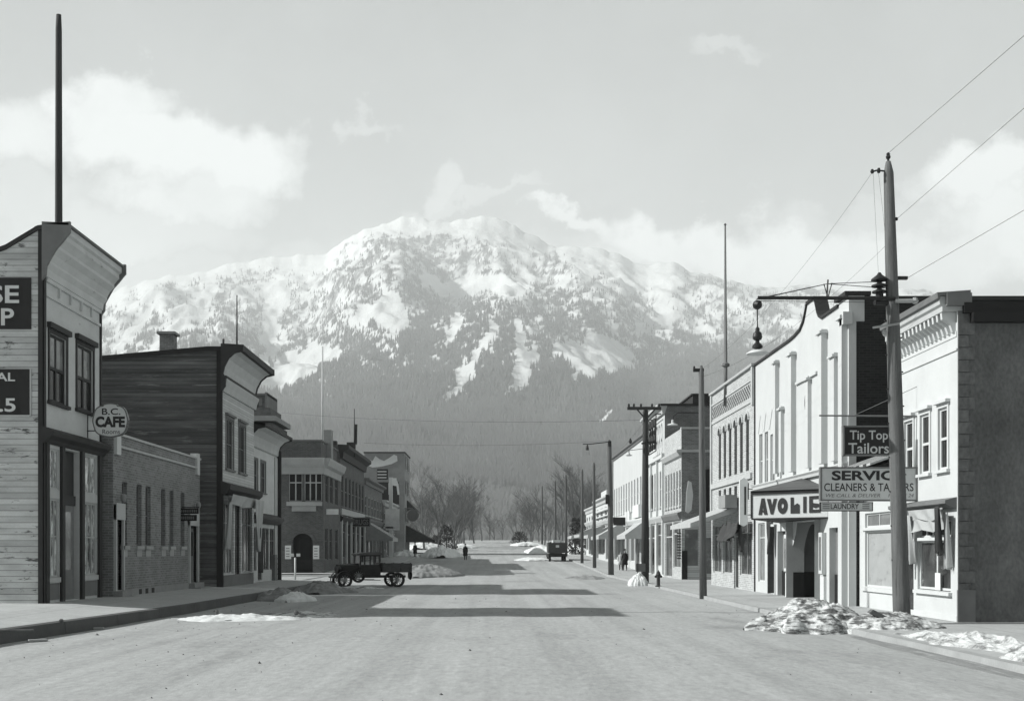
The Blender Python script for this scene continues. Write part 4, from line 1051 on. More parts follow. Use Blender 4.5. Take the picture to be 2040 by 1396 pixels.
# cornice with brackets
m = MB().run(fr, [(0, 7.92), (.38, 7.92), (.38, 8.05), (.44, 8.1), (.46, 8.3), (-.2, 8.34), (-.2, 7.92)], .02, L_)
m.build('cornice', 'light_trim', b)
MB().run(fr, [(.461, 8.22), (.52, 8.24), (.54, 8.38), (-.3, 8.44), (-.3, 8.35), (.461, 8.31)], -.06, L_+.03).box(fr, -.09, .02, -.32, .3, 8.05, 8.37).build('cornice_cap', 'grey_trim', b)
m = MB()
for i in range(15):
    a = .12 + i*.285
    m.prism(Fr(fr.p(a,0,0), (-1,0,0), (0,1,0)), [(0, 7.38), (.08, 7.42), (.14, 7.6), (.34, 7.74), (.36, 7.915), (0, 7.915)], 0, .11)
each(m, 'bracket', 'white_paint', b)
MB().box(fr, .05, L_, -.01, .02, 7.3, 7.44).run(fr, [(0, 6.95), (.035, 6.95), (.035, 7.0), (0, 7.0)], 0, L_).build('frieze', 'cream_plain', b)
m = MB().box(sf, .12, 14, -.3, .12, 7.86, 8.12).box(sf, .3, 14, -.3, .22, 7.62, 7.86)
m.build('roof_edge', 'black_paint', b)
m = MB()
for i in range(24):
    w_ = .42 if i % 2 else .26
    m.box(sf, .0, w_, -.01, .035, .2+i*.31, .2+i*.31+.29)
m.build('quoins', 'side_stucco', b)
MB().box(sf, -.02, .42, -.01, .06, .0, .95).build('plinth', 'grey_trim', b)
MB().box(fr, 1.15, 1.5, -.02, .0, .9, 1.35).build('show_card', 'sign_white', b)

# ---- low laundry shop with sloping canopy
X = 11.75; Y0, Y1 = 33.2, 37.15; L_ = Y1-Y0
b = thing('shop_building', 'low white shop with large whitened window between the corner building and the theatre', 'building', (X, Y0, .13))
holes = [(.35, 3.4, .8, 2.55), (.35, 3.4, 2.65, 3.1)]
fr, sf = shell(b, 'R', X, Y0, Y1, .13, 4.55, 12, 'white_paint', 'dark_siding', holes)
window(b, fr, *holes[0], v=(), h=(), frame='white_paint', glass='whitened_glass', name='shop_window')
window(b, fr, *holes[1], v=(.3,.62), h=(), frame='white_paint', glass='painted_lit_glass', name='transom')
each(MB().box(fr, .1, 3.6, 0, .07, .66, .79).box(fr, .1, 3.6, 0, .05, 2.56, 2.64), 'rail', 'white_paint', b)
m = MB(); n_ = 12
for i in range(n_):
    a0, a1 = i*L_/n_, (i+1)*L_/n_
    m.add([fr.p(a0,-.6,5.0), fr.p(a1,-.6,5.0), fr.p(a1,.95,4.45), fr.p(a0,.95,4.45), fr.p(a0,-.6,4.93), fr.p(a1,-.6,4.93), fr.p(a1,.95,4.38), fr.p(a0,.95,4.38)], [(0,1,2,3),(4,5,6,7),(2,3,7,6),(0,3,7,4),(1,2,6,5)], i % 2)
m.build('canopy', ['canvas', 'dark_canvas'], b)
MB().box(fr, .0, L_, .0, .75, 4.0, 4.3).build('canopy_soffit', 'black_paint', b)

# ---- theatre
X = 11.4; Y0, Y1 = 37.2, 50.4; L_ = Y1-Y0
b = thing('theatre_building', 'white stucco theatre with curved parapet, tall pilasters and dark brick side wall', 'building', (X, Y0, .13))
fr = right(X, Y0)
zs_ = lambda x, y: pz(y, yy(x, X))
op = [(38.0-Y0, 39.3-Y0, .13, 2.7), (40.4-Y0, 44.1-Y0, .13, 3.0), (45.2-Y0, 46.5-Y0, .13, 2.7), (47.2-Y0, 48.2-Y0, .13, 3.1), (48.7-Y0, 49.9-Y0, .6, 3.1)]
up = [(9.7, 10.5, 4.6, 6.7), (10.9, 11.5, 4.6, 6.9), (11.9, 12.5, 4.6, 6.9), (4.75, 5.05, 5.4, 6.5)]
w = MB().wall(fr, 0, L_, 0, 10.0, op+up, d=.25)
par = [(0, 10.0), (0, 10.1), (.8, 10.1), (.85, 10.0), (1.9, 10.0), (2.2, 10.15), (2.75, 10.15), (2.95, 9.999)]
par2 = [(2.95, 10.0), (3.25, 10.12), (3.45, 10.3), (3.65, 10.62), (3.85, 10.9), (4.85, 10.9), (5.05, 10.62), (5.3, 10.35), (5.8, 10.12), (6.6, 10.03), (7.3, 10.0)]
w.build('wall', 'white_stucco', b)
m = MB(); m.prism(fr, par2, -.35, -.001)
m.prism(fr, [(0,10.0),(0,10.12),(1.0,10.12),(1.0,10.0)], -.6, -.0015)
m.build('parapet', 'white_stucco', b)
m = MB()
pp = [(1.0,10.0)] + [(2.95, 10.0)] + par2[1:] + [(L_, 10.0)]
for (p, q), (e, f) in zip(pp, pp[1:]):
    m.add([fr.p(p,.07,q+.07), fr.p(e,.07,f+.07), fr.p(e,.07,f-.02), fr.p(p,.07,q-.02), fr.p(p,-.42,q+.07), fr.p(e,-.42,f+.07), fr.p(e,-.42,f-.02), fr.p(p,-.42,q-.02)], [(0,1,2,3),(0,1,5,4),(4,5,6,7),(2,3,7,6)])
m.box(fr, -.12, 1.1, -.7, .14, 10.13, 10.26)
m.build('coping', 'dark_trim', b)
m = MB(); sfw = Fr((X, Y0, 0), (1,0,0), (0,-1,0))
m.quad([sfw.p(.05,0,0), sfw.p(18,0,0), sfw.p(18,0,10.0), sfw.p(.05,0,10.0)]).quad([sfw.p(18,0,0), sfw.p(18,-L_,0), sfw.p(18,-L_,10), sfw.p(18,0,10)]).quad([sfw.p(0,-L_,0), sfw.p(18,-L_,0), sfw.p(18,-L_,10), sfw.p(0,-L_,10)])
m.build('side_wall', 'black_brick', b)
m = MB().box(sfw, 0, .24, .0, .06, 0, 9.3); m.box(sfw, 0, .5, .0, .07, 9.3, 10.12).box(sfw, -.2, .1, -.3, .12, 9.2, 9.6); m.build('corner_pier', 'white_stucco', b)
MB().box(sfw, .5, 18, -L_, .04, 9.99, 10.12).build('roof', 'roof_tar', b)
# pilasters
m = MB()
for Yp, zt, wd, pj, zb_ in ((46.2, 9.55, .35, .17, 5.0), (43.6, 9.45, .45, .2, 4.9), (39.5, 9.5, .45, .22, 4.9), (37.25, 9.55, .4, .2, 0), (45.4, 7.6, .35, .14, 5.0), (41.5, 8.2, .35, .14, 4.9), (38.3, 8.5, .5, .14, 4.9)):
    a = Yp - Y0
    m.box(fr, a, a+wd, 0, pj, zb_+.012, zt); m.box(fr, a-.08, a+wd+.05, -.001, pj+.08, zt-.14, zt-.06)
m.box(fr, 40.7-Y0, 43.5-Y0, 0, .08, 8.15, 8.25)
each(m, 'pilaster', 'white_stucco', b)
MB().run(fr, [(0, 4.55), (.12, 4.55), (.14, 4.65), (.2, 4.72), (0, 4.8)], 0, L_).build('string_course', 'white_stucco', b)
MB().box(fr, .6, 1.0, .0, .02, 4.95, 8.4).build('recess_panel', 'sign_grey', b)
for wq in up[:3]: window(b, fr, *wq, v=(.5,), h=(.5,), frame='white_paint', glass='painted_lit_glass', d=.12, fw=.05)
window(b, fr, *up[3], v=(), h=(), frame='grey_trim', glass='glass', d=.2, fw=.03)
m = MB()
for a0, a1 in ((10.8, 11.6), (11.8, 12.6), (9.6, 10.6)):
    ac = (a0+a1)/2
    for p, q in (((a0, 6.95), (ac, 7.75)), ((ac, 7.75), (a1, 6.95))): m.tube([fr.p(p[0], .01, p[1]), fr.p(q[0], .01, q[1])], .02, 5)
each(m, 'gable_moulding', 'sign_grey', b, 2)
k = MB().lathe(fr.p(4.85, .0, 7.35), [(.02,.02),(.3,.02),(.3,.03)], 14, axis=(-1,0,0))
for i, q in enumerate(k.v):
    q = Vector(q); k.v[i] = (q.x, q.y, 7.35+(q.z-7.35)*1.35)
k.build('round_window', 'glass', b)
# entrance: recess with pointed inner arch, black dado
ea0, ea1 = op[1][0], op[1][1]; Yv = Y0+ea1
fv = Fr((0, Yv, 0), (1, 0, 0), (0, -1, 0)); va0, va1 = px(1602, Yv), px(1637, Yv); vt = pz(1043, Yv)
m = MB().wall(fv, X-.26, 13.6, 0, 3.3, [(va0, va1, 0, vt)], d=.5)
arch_fill(m, fv, va0, va1, vt-.95, vt+.001, b=.003, pointed=True)
m.quad([fv.p(13.6,0,0), fv.p(13.6,ea1-ea0,0), fv.p(13.6,ea1-ea0,3.3), fv.p(13.6,0,3.3)]).quad([fv.p(X-.2,ea1-ea0,0), fv.p(13.6,ea1-ea0,0), fv.p(13.6,ea1-ea0,3.3), fv.p(X-.2,ea1-ea0,3.3)])
m.quad([fv.p(X-.25,0,3.3), fv.p(13.6,0,3.3), fv.p(13.6,ea1-ea0,3.3), fv.p(X-.25,ea1-ea0,3.3)])
m.build('entrance_recess', 'pale_stone', b)
MB().box(fv, va0-.2, va1+.2, -.6, -.5, 0, 3.2).build('inner_door', 'grey_trim', b)
m = MB()
for sg_, e in ((1, ea0), (-1, ea1)): m.quad([fr.p(e, .004, 3.0), fr.p(e+sg_*.65, .004, 3.0), fr.p(e+sg_*.45, .004, 2.55), fr.p(e+sg_*.0, .004, 2.1)])
m.build('entrance_corbel', 'white_stucco', b)
m = MB().box(fv, X+.01, va0, .0, .02, 0, 1.1).box(fv, va1, 13.5, .0, .02, 0, 1.1).box(fv, va0, va1, -.49, -.46, 0, 1.1)
for q in (op[0], op[2]): m.box(fr, q[0]+.01, q[1]-.01, -.22, -.18, .13, 1.12)
each(m, 'dado', 'black_paint', b)
for q in (op[0], op[2]): MB().box(fr, q[0], q[1], -.26, -.22, .13, 2.7).build('poster_panel', 'letter_grey', b)
d = MB().box(fr, op[3][0]+.05, op[3][1]-.05, -.2, -.12, .13, 3.05).box(fr, op[3][0]+.2, op[3][1]-.2, -.12, -.1, .3, .9).build('door', 'white_paint', b)
MB().box(fr, op[3][0]+.25, op[3][1]-.25, -.12, -.11, 1.1, 2.8).build('pane', 'painted_lit_glass', d)
window(b, fr, *op[4], v=(.5,), h=(.75,), frame='white_paint', glass='painted_lit_glass', name='shop_window')
for a in (44.65-Y0, 39.85-Y0):
    k = MB().box(fr, a-.2, a+.2, .02, .16, 1.1, 2.55).build('display_case', 'white_paint', b)
    MB().box(fr, a-.11, a+.11, .16, .17, 1.25, 2.4).box(fr, a-.2, a+.2, .165, .17, 1.1, 1.13).build('case_opening', 'painted_lit_glass', k)
    MB().box(fr, a-.22, a+.22, -.0, .1, .0, 1.05).build('pier_foot', 'sign_grey', b)
m = MB(); m.box(fr, 46.85-Y0, 46.95-Y0, .05, .3, .2, 2.9); drape(m, fr, 46.6-Y0, 47.1-Y0, 1.8, 3.2, .25, .3, seed=20, narrow=.5, n=8); m.build('awning_rag', 'dark_canvas', b)
# marquee: wedge plan, its lettered face turned a little towards the street
PA, PB, PC = (px(1498, 41.2), 41.2), (X-.01, 39.45), (X-.01, 46.2)
Ym = 41.2; z0, z1 = pz(1032, 41.2), pz(985, 41.2)
fu = Vector((PB[0]-PA[0], PB[1]-PA[1], 0)); FL = fu.length; fu.normalize()
fm = Fr((PA[0], PA[1], 0), fu, (fu.y, -fu.x, 0))
def wedge(mb, e, za, zb):
    P = [(PA[0]-e, PA[1]-e*.6), (PB[0], PB[1]-e), (PC[0], PC[1]+e)]
    return mb.add([(x,y,za) for x,y in P]+[(x,y,zb) for x,y in P], [(0,1,2),(3,4,5),(0,1,4,3),(1,2,5,4),(2,0,3,5)])
wedge(MB(), 0, z0, z1).build('marquee', 'white_paint', b)
zt = z1+.12; zr = pz(951, 42.36)
MB().add([(PA[0]-.1,PA[1]-.08,zt),(PB[0],PB[1]-.12,zt),(PC[0],PC[1]+.1,zt),(PB[0],42.4,zr)], [(0,1,3),(0,3,2)]).build('marquee_roof', 'shingle', b)
m = wedge(MB(), .06, z1+.01, z1+.12); wedge(m, .03, z0-.05, z0-.002); m.box(fm, -.04, .02, -.02, .03, z0, z1)
m.build('marquee_edge', 'black_paint', b)
# the letters, cut as heavy blocks
def poly_letters(parent, Y, mat):
    m = MB(); f = fm
    def P(pts): m.prism(f, [((x-66)/544*FL, z0+(480-y)/162*(z1-z0)) for x, y in pts], .008, .02)
    P([(116,457),(138,345),(160,345),(182,457),(158,457),(149,395),(140,457)]); P([(140,427),(160,427),(160,440),(140,440)])
    P([(178,350),(204,350),(216,400),(228,350),(252,350),(224,455),(206,455)])
    ring_o = [(292+36*math.cos(t)*1, 400+54*math.sin(t)) for t in [i*math.pi/12 for i in range(24)]]
    ring_i = [(292+10*math.cos(t), 400+16*math.sin(t)) for t in [i*math.pi/12 for i in range(24)]]
    for i in range(24): P([ring_o[i], ring_o[(i+1) % 24], ring_i[(i+1) % 24], ring_i[i]])
    P([(350,345),(372,345),(372,400),(398,385),(414,395),(414,452),(350,452)])
    P([(440,342),(462,342),(462,450),(440,450)])
    P([(482,340),(560,338),(560,358),(506,360),(506,385),(550,392),(556,412),(524,420),(506,412),(506,430),(560,428),(560,450),(482,450)])
    m.build('lettering', mat, parent)
poly_letters(b, 0, 'letter_dark')

# ---- building with tall arched windows
X = 11.35; Y0, Y1 = 50.5, 60.4; L_ = Y1-Y0; h = 10.0
b = thing('arcaded_building', 'pale brick building with a row of six tall round arched windows and patterned frieze', 'building', (X, Y0, .13))
cs = [1.3 + i*1.27 for i in range(6)]
aw = [(c-.3, c+.3, 5.5, 8.05) for c in cs]; sw = [(c-.3, c+.3, 4.2, 4.95) for c in cs]
sh = [(.4, 2.9, .8, 3.2), (3.2, 4.2, .13, 3.2), (4.6, 6.8, .8, 3.2), (7.2, 9.4, .8, 3.2)]
fr, sf = shell(b, 'R', X, Y0, Y1, .13, h, 16, 'light_brick', 'mid_brick', aw+sw+sh)
m = MB()
for w in aw: arch_fill(m, fr, w[0], w[1], 7.75, 8.051, b=.003)
for c in cs: arch_ring(m, fr, c, 7.75, .31, .45, .0, .06, pointed=1.0)
m.build('arch', 'light_brick', b)
for w in aw: window(b, fr, *w, v=(), h=(.4,), frame='dark_trim', glass='glass', d=.12, fw=.05)
for w in sw: window(b, fr, *w, v=(), h=(), frame='dark_trim', glass='glass', d=.12, fw=.05)
for i, w in enumerate(sh): window(b, fr, *w, v=(.5,) if i != 1 else (), h=(.8,), frame='light_trim', glass='shop_glass' if i != 1 else 'glass', name='shop_window' if i != 1 else 'door')
m = MB()
for i in range(46):
    for r in range(5):
        if (i+r) % 2: m.box(fr, .35+i*.2, .5+i*.2, 0, .03, 8.72+r*.12, 8.82+r*.12)
m.build('frieze', 'grey_trim', b)
MB().box(fr, .15, L_-.15, 0, .05, 8.45, 8.6).box(fr, .1, L_-.1, 0, .05, 9.4, 9.5).run(fr, [(-.3, h), (.12, h), (.14, h+.1), (-.3, h+.12)], -.05, L_+.05).box(fr, .3, L_-.3, 0, .1, 5.1, 5.35).build('moulding', 'light_trim', b)
each(MB().box(fr, .02, .3, .0, .08, 8.3, h-.02).box(fr, L_-.3, L_-.02, 0, .08, 3.9, h-.02), 'pier', 'light_trim', b)
# awning projecting and torn drapes
m = MB(); f3 = fr
m.add([fr.p(3.4,0,4.0), fr.p(9.6,0,4.0), fr.p(9.6,2.2,3.2), fr.p(3.4,2.2,3.2), fr.p(3.4,2.2,3.0), fr.p(9.6,2.2,3.0), fr.p(3.4,0,3.75)], [(0,1,2,3),(3,2,5,4),(0,3,4,6)])
m.build('awning', 'canvas', b)
m = MB(); drape(m, fr, .2, 3.6, 2.9, 3.5, .6, .5, seed=31, sag=.35, wav=.1); drape(m, fr, .3, 1.2, 1.9, 3.5, .4, .5, seed=32, narrow=.5); drape(m, fr, .4, 3.5, 2.6, 3.2, .9, .6, seed=33, sag=.3, wav=.1)
m.build('awning_rag', 'dark_canvas', b, smooth=True)
MB().box(fr, 2.8, 4.4, .15, .7, 3.9, 4.5).build('awning_box', 'stone', b)
Ys = 50.45; x0, x1 = px(1473, Ys), px(1489, Ys)
sg = thing('hanging_sign', 'upright white sign with pointed ends beside the theatre canopy', 'sign', (x0, Ys, pz(1048,Ys)))
zz0, zz1 = pz(1048,Ys), pz(951,Ys); xm = (x0+x1)/2
MB().prism(facing(0,Ys), [(x0,zz0+.1),(xm,zz0),(x1,zz0+.1),(x1,zz1-.12),(xm,zz1),(x0,zz1-.12)], -.08, .08).build('board', 'sign_white', sg)
MB().box(facing(0,Ys), xm+.02, xm+.1, .08, .09, zz0+.5, zz1-.4).build('lettering', 'letter_dark', sg)
MB().tube([(x1-.02, Ys, zz1-.5), (X, Ys, zz1-.5)], .02, 5).tube([(x1-.02, Ys, zz0+.5), (X, Ys, zz0+.5)], .02, 5).build('bracket', 'metal', sg)
Yq = 56.5; xq = px(1445.5, Yq)
k = thing('flagpole', 'very tall thin flagpole on the roof of the arched window building', 'flagpole', (xq, Yq, 9.3))
MB().tube([(xq, Yq, 9.0), (xq, Yq, pz(728,Yq)), (xq-.02, Yq, pz(450,Yq))], [.11, .09, .04], 8).build('pole', 'grey_trim', k, smooth=True)
MB().lathe((xq, Yq, pz(727,Yq)), [(.1,-.1),(.2,-.05),(.2,.05),(.08,.12)], 10).lathe((xq-.02, Yq, pz(450,Yq)), [(.03,0),(.07,.06),(.03,.12)], 8).build('collar', 'grey_trim', k)

# ---- brick building with dark wall towards us
X = 11.5
b, fr, sf = simple_row('R', 'brick_building', 'two storey building with dark side wall and pale ground floor beyond the lane', X, 71, 77.9, pz(853,71), 'light_brick', 'dark_brick', (4.7, 6.9), 6, zb=.13, trim='grey_trim', corn=.0, frame='light_trim', ww=.6)
zf = 3.7
MB().box(sf, 0, 12, 0, .05, .1, zf).build('painted_boards', 'cream_board', b)
MB().box(sf, 0, 12, .0, .2, zf, zf+.15).box(sf, -.3, 12, .0, .12, 7.95, 8.1).run(fr, [(0,7.7),(.15,7.75),(.3,8.0),(.3,8.1),(0,8.15)], -.1, 6.9).box(sf, -.02, 12, -.3, .06, 9.38, 9.5).build('band', 'light_trim', b)
MB().box(sf, .02, .35, .05, .12, .13, 1.9).build('black_post', 'black_paint', b)
MB().box(sf, 1.1, 1.9, .05, .08, .5, 2.7).box(sf, .2, 1.0, .05, .07, 1.0, 3.2).build('side_window', 'painted_lit_glass', b)
m = MB().box(sf, 2.0, 2.75, .051, .07, .3, 1.95); k = MB(); 
m.prism(sf, [(2.0,1.95),(2.75,1.95),(2.6,2.25),(2.375,2.35),(2.15,2.25)], .051, .07); m.box(sf, 3.3, 3.6, .05, .09, .13, 3.0).build('white_panel', 'sign_white', b)
MB().box(sf, 1.2, 2.6, .0, .1, 4.3, 6.9).build('dark_bay', 'black_paint', b)
m = MB(); m.prism(sf, [(.25,4.3),(.4,4.2),(.6,4.4),(.7,5.3),(.6,6.1),(.4,6.2),(.28,5.4)], .05, .12); m.build('banner', 'sign_grey', b)
k = MB(); rr = random.Random(3)
for i in range(10): k.box(fr, -.2, -.05, .05+.0*i, .3, 1.4+i*.17, 1.48+i*.17)
k.build('striped_rag', 'dark_canvas', b)
k = thing('street_lamp', 'small gooseneck lamp fixed to the dark side wall beyond the lane', 'street lamp', (px(1352,70.8), 70.8, pz(850,70.8)))
Yq = 70.7
MB().tube([(px(1395,Yq), Yq, pz(822,Yq)), (px(1350,Yq), Yq, pz(822,Yq)), (px(1342,Yq), Yq, pz(828,Yq)), (px(1340,Yq), Yq, pz(838,Yq))], .035, 6).build('arm', 'metal', k)
MB().lathe((px(1340,Yq), Yq, pz(846,Yq)), [(.32,-.02),(.3,.03),(.08,.1),(.07,.3),(.02,.32)], 12).build('lamp_shade', 'sign_grey', k)
b, fr, sf = simple_row('R', 'brick_building', 'taller three storey building with brick side wall rising behind the dark walled one', X, 78.0, 87.3, pz(806,78), 'cream_plain', 'dark_brick', (4.9, 7.4), 7, zb=.13, trim='light_trim', corn=.5, frame='light_trim', cm='light_trim', depth=12)
MB().box(sf, 1.9, 6.6, -6, .02, 11.7, 12.4).build('penthouse', 'black_brick', b)
MB().box(sf, 1.8, 6.7, -6.1, .08, 12.4, 12.5).box(sf, -.3, 12, -.2, .1, 11.68, 11.82).build('parapet_cap', 'dark_trim', b)
m = MB().box(fr, .1, 9.2, 0, .2, 8.2, 8.5)
for a in (.2, 3.0, 6.1, 8.9): m.box(fr, a, a+.3, 0, .15, .3, 8.2)
each(m, 'pier', 'white_paint', b)
k = thing('sign_frame', 'open ironwork sign frame with scrolls fixed high on the pale front', 'sign', (X-.6, 79, 8.6))
m = MB()
for (a, c) in ((0,8.7),(0,11.2)): m.tube([fr.p(.6,.5,c), fr.p(4.2,.5,c)], .04, 5)
for a in (.6, 4.2): m.tube([fr.p(a,.5,8.7), fr.p(a,.5,11.2)], .04, 5).tube([fr.p(a,0,11.2), fr.p(a,.5,11.2)], .04, 5)
m.build('frame', 'dark_trim', k)
m = MB()
for c_, r_ in ((9.4, .5), (10.4, .55)):
    for a in (1.4, 2.6, 3.6): m.tube([fr.p(a+r_*.7*math.cos(t), .5, c_+r_*math.sin(t)) for t in [i*.5 for i in range(11)]], .09, 5)
each(m, 'scroll', 'dark_trim', k)
b, fr, sf = simple_row('R', 'white_building', 'long white two storey building with even row of tall upstairs windows', 11.45, 87.4, 111, 10.75, 'white_stucco', 'white_stucco', (5.2, 7.7), 12, zb=.3, trim='white_paint', corn=.25, corn_h=.3, frame='white_paint', wall_glass='painted_lit_glass', ww=.45, cm='grey_trim')
def awn(b, fr, a0, a1, z1, z0, pj, mat='canvas', sag=.0):
    m = MB(); n = 8
    for i in range(n):
        t, u_ = i/n, (i+1)/n
        A, B = (pj*t, z1+(z0-z1)*t - sag*math.sin(math.pi*t)), (pj*u_, z1+(z0-z1)*u_ - sag*math.sin(math.pi*u_))
        m.quad([fr.p(a0,A[0],A[1]), fr.p(a1,A[0],A[1]), fr.p(a1,B[0],B[1]), fr.p(a0,B[0],B[1])])
    m.add([fr.p(a0,pj,z0), fr.p(a1,pj,z0), fr.p(a1,pj,z0-.3), fr.p(a0,pj,z0-.3), fr.p(a0,0,z0-.3), fr.p(a0,0,z1)], [(0,1,2,3),(0,3,4,5)])
    return m.build('awning', mat, b)
awn(b, fr, .5, 6.5, 4.2, 3.1, 1.5, sag=.1); awn(b, fr, 14, 22, 4.5, 3.2, 2.3, sag=.2)
MB().box(fr, 2, 6, .0, .3, 4.5, 5.5).box(fr, 9, 12.5, 0, .2, 4.4, 5.2).build('fascia_board', 'sign_white', b)
Ys = 98; k = MB().box(facing(0,Ys), px(1222,Ys), px(1246,Ys), -.06, .06, pz(1046,Ys), pz(1030,Ys)); k.box(facing(0,Ys), px(1225,Ys), px(1243,Ys), .06, .065, pz(1040,Ys), pz(1037,Ys))
tag(k.build('hanging_sign', 'black_sign'), 'small dark board sign hanging from the long white building', 'sign')
b, fr, sf = simple_row('R', 'small_store', 'low white store with stepped front and light awnings at the far right', 11.5, 112, 131, 7.4, 'white_stucco', 'grey_trim', (5.2, 6.4), 4, trim='light_trim', corn=.4, frame='white_paint')
awn(b, fr, .5, 5.5, 4.4, 3.4, 2.4, sag=.15); awn(b, fr, 9, 17, 4.6, 3.6, 2.6, sag=.2)
MB().box(fr, .3, 18.7, 0, .3, 6.0, 6.2).box(fr, .3, 18.7, 0, .3, 5.4, 5.5).box(fr, 6, 12, -.2, .05, 7.4, 8.1).build('moulding', 'white_paint', b)
b, fr, sf = simple_row('R', 'small_store', 'last little white fronted store on the right before the trees', 11.6, 132, 146, 7.0, 'white_paint', 'grey_trim', (5.0, 6.0), 4, trim='light_trim', corn=.3, frame='white_paint')
awn(b, fr, 3, 10, 4.6, 3.6, 2.6, sag=.1)

# ---- hanging signs of the tailors on the corner building
Ys = 31.7; fs = facing(0, Ys); k0, k1 = px(1634, Ys), 11.58
sg = thing('hanging_sign', 'large pale cleaners and tailors sign partly hidden by the big pole', 'sign', (px(1730,Ys), Ys, pz(998,Ys)))
MB().box(fs, k0+.03, k1-.03, -.05, .05, pz(995,Ys), pz(932,Ys)).build('board', 'sign_grey', sg)
m = MB()
for a, c, e, f in ((1633,1829,933,930), (1633,1829,998,995)): m.box(fs, px(a,Ys), min(px(c,Ys), 11.595), -.07, .08, pz(e,Ys), pz(f,Ys))
m.box(fs, k0-.02, k0+.03, -.07, .078, pz(998,Ys), pz(930,Ys)).box(fs, k1-.03, k1+.012, -.07, .078, pz(998,Ys), pz(930,Ys))
m.build('rim', 'grey_trim', sg)
side_text(sg, None, 'SERVICE', 1657, 1803, 937, 956.5, Ys-.056, 'letter_dark', .035)
side_text(sg, None, 'CLEANERS & TAILORS', 1642, 1820, 962, 978, Ys-.056, 'letter_dark', .008)
f2 = Fr((0, Ys-.056, 0), (1,0,0), (0,-1,0))
m = MB(); text(m, f2, 'WE CALL & DELIVER', px(1644,Ys), px(1752,Ys), pz(990,Ys), pz(983,Ys), b=0, shear=.25); text(m, f2, 'PHONE 24', px(1768,Ys), px(1819,Ys), pz(990,Ys), pz(983,Ys), b=0, shear=.25)
each(m, 'lettering', 'letter_grey', sg)
sg = thing('hanging_sign', 'narrow sign lettered LAUNDRY hung under the large pale sign', 'sign', (px(1685,Ys), Ys, pz(1018,Ys)))
MB().box(fs, px(1634,Ys), px(1737,Ys), -.04, .04, pz(1017,Ys), pz(1000,Ys)).build('board', 'sign_grey', sg)
m = MB()
for a, c, e, f in ((1633,1738,1001,999.5), (1633,1738,1018,1016.5), (1633,1634.5,1017,1000), (1736.5,1738,1017,1000)): m.box(fs, px(a,Ys), px(c,Ys), -.05, .055, pz(e,Ys), pz(f,Ys))
m.build('rim', 'dark_trim', sg)
side_text(sg, None, 'LAUNDRY', 1655, 1711, 1003, 1013.5, Ys-.046, 'letter_dark', .012)
m = MB()
for x0 in (1638, 1717):
    for y in (1003.5, 1007.5, 1011.5): m.box(fs, px(x0,Ys), px(x0+14,Ys), .04, .045, pz(y+1.8,Ys), pz(y,Ys))
m.build('small_print', 'letter_grey', sg)
m = MB()
for x in (1650, 1720): m.tube([(px(x,Ys), Ys, pz(1000,Ys)), (px(x,Ys), Ys, pz(996,Ys))], .01, 5)
m.build('hanger', 'metal', sg)
sg = thing('hanging_sign', 'black sign with white old style lettering hung from a long rod', 'sign', (px(1725,Ys), Ys, pz(908,Ys)))
MB().box(fs, px(1681,Ys), px(1785,Ys), -.07, .07, pz(905,Ys), pz(850,Ys)).build('board', 'black_sign', sg)
m = MB()
for a, c, e, f in ((1679,1787,851,848), (1679,1787,908,905), (1678,1681,908,848), (1785,1788,908,848)): m.box(fs, px(a,Ys), px(c,Ys), -.08, .09, pz(e,Ys), pz(f,Ys))
m.build('rim', 'letter_grey', sg)
side_text(sg, None, 'Tip Top', 1693, 1769, 857, 881, Ys-.076, 'letter_white', .012)
side_text(sg, None, "Tailors", 1690, 1771, 882, 903, Ys-.076, 'letter_white', .012)
m = MB().tube([(px(1632,Ys), Ys, pz(827.5,Ys)), (11.6, Ys, pz(829,Ys))], .025, 6)
for x in (1690, 1775): m.tube([(px(x,Ys), Ys, pz(828,Ys)), (px(x,Ys), Ys, pz(849,Ys))], .008, 4)
m.tube([(px(1700,Ys), Ys, pz(828,Ys)), (11.6, Ys, pz(770,Ys))], .008, 4)
m.build('rod', 'grey_trim', sg)
# ================================================================ POLES AND WIRES
Yp = 28.4
P1b = Vector((px(1797,Yp), Yp, .05)); P1t = Vector((px(1769.5,Yp), Yp, pz(322,Yp)))
def on1(y):
    t = (pz(y,Yp)-P1b.z)/(P1t.z-P1b.z); return P1b.lerp(P1t, t)
k = thing('utility_pole', 'big leaning wooden pole with long lamp arm in front of the tailors signs', 'utility pole', P1b)
pts = [P1b + Vector((.02,0,-.3)), on1(1190), on1(950), on1(700), on1(500), on1(345), P1t]
MB().tube(pts, [.215, .205, .185, .165, .14, .118, .06], 16).build('pole', 'pole_wood', k, smooth=True)
m = MB()
for y in list(range(640, 1150, 34)):
    q = on1(y); s_ = 1 if (y//34) % 2 else -1
    m.box(W0, q.x+s_*.16-.05, q.x+s_*.16+.05, Yp-.02, Yp+.02, q.z, q.z+.03)
each(m, 'step_bolt', 'metal', k)
q0, q1 = on1(598), Vector((px(1507,Yp), Yp-.05, pz(596,Yp)))
MB().tube([q0+Vector((0,-.2,0)), q1+Vector((0,-.1,0))], .045, 7).build('lamp_arm', 'metal', k)
q = on1(560); mid = Vector((px(1646,Yp), Yp-.15, pz(568,Yp)))
m = MB().tube([q1, mid, q], .009, 4).tube([q1+Vector((0,.1,0)), mid, on1(575)], .009, 4)
m.tube([mid+Vector((0,0,.1)), mid+Vector((-.03,0,-.35))], .02, 4).tube([mid+Vector((-.1,0,0)), mid+Vector((-.01,0,-.33))], .012, 4).tube([mid+Vector((.1,0,.02)), mid+Vector((0,0,-.33))], .012, 4)
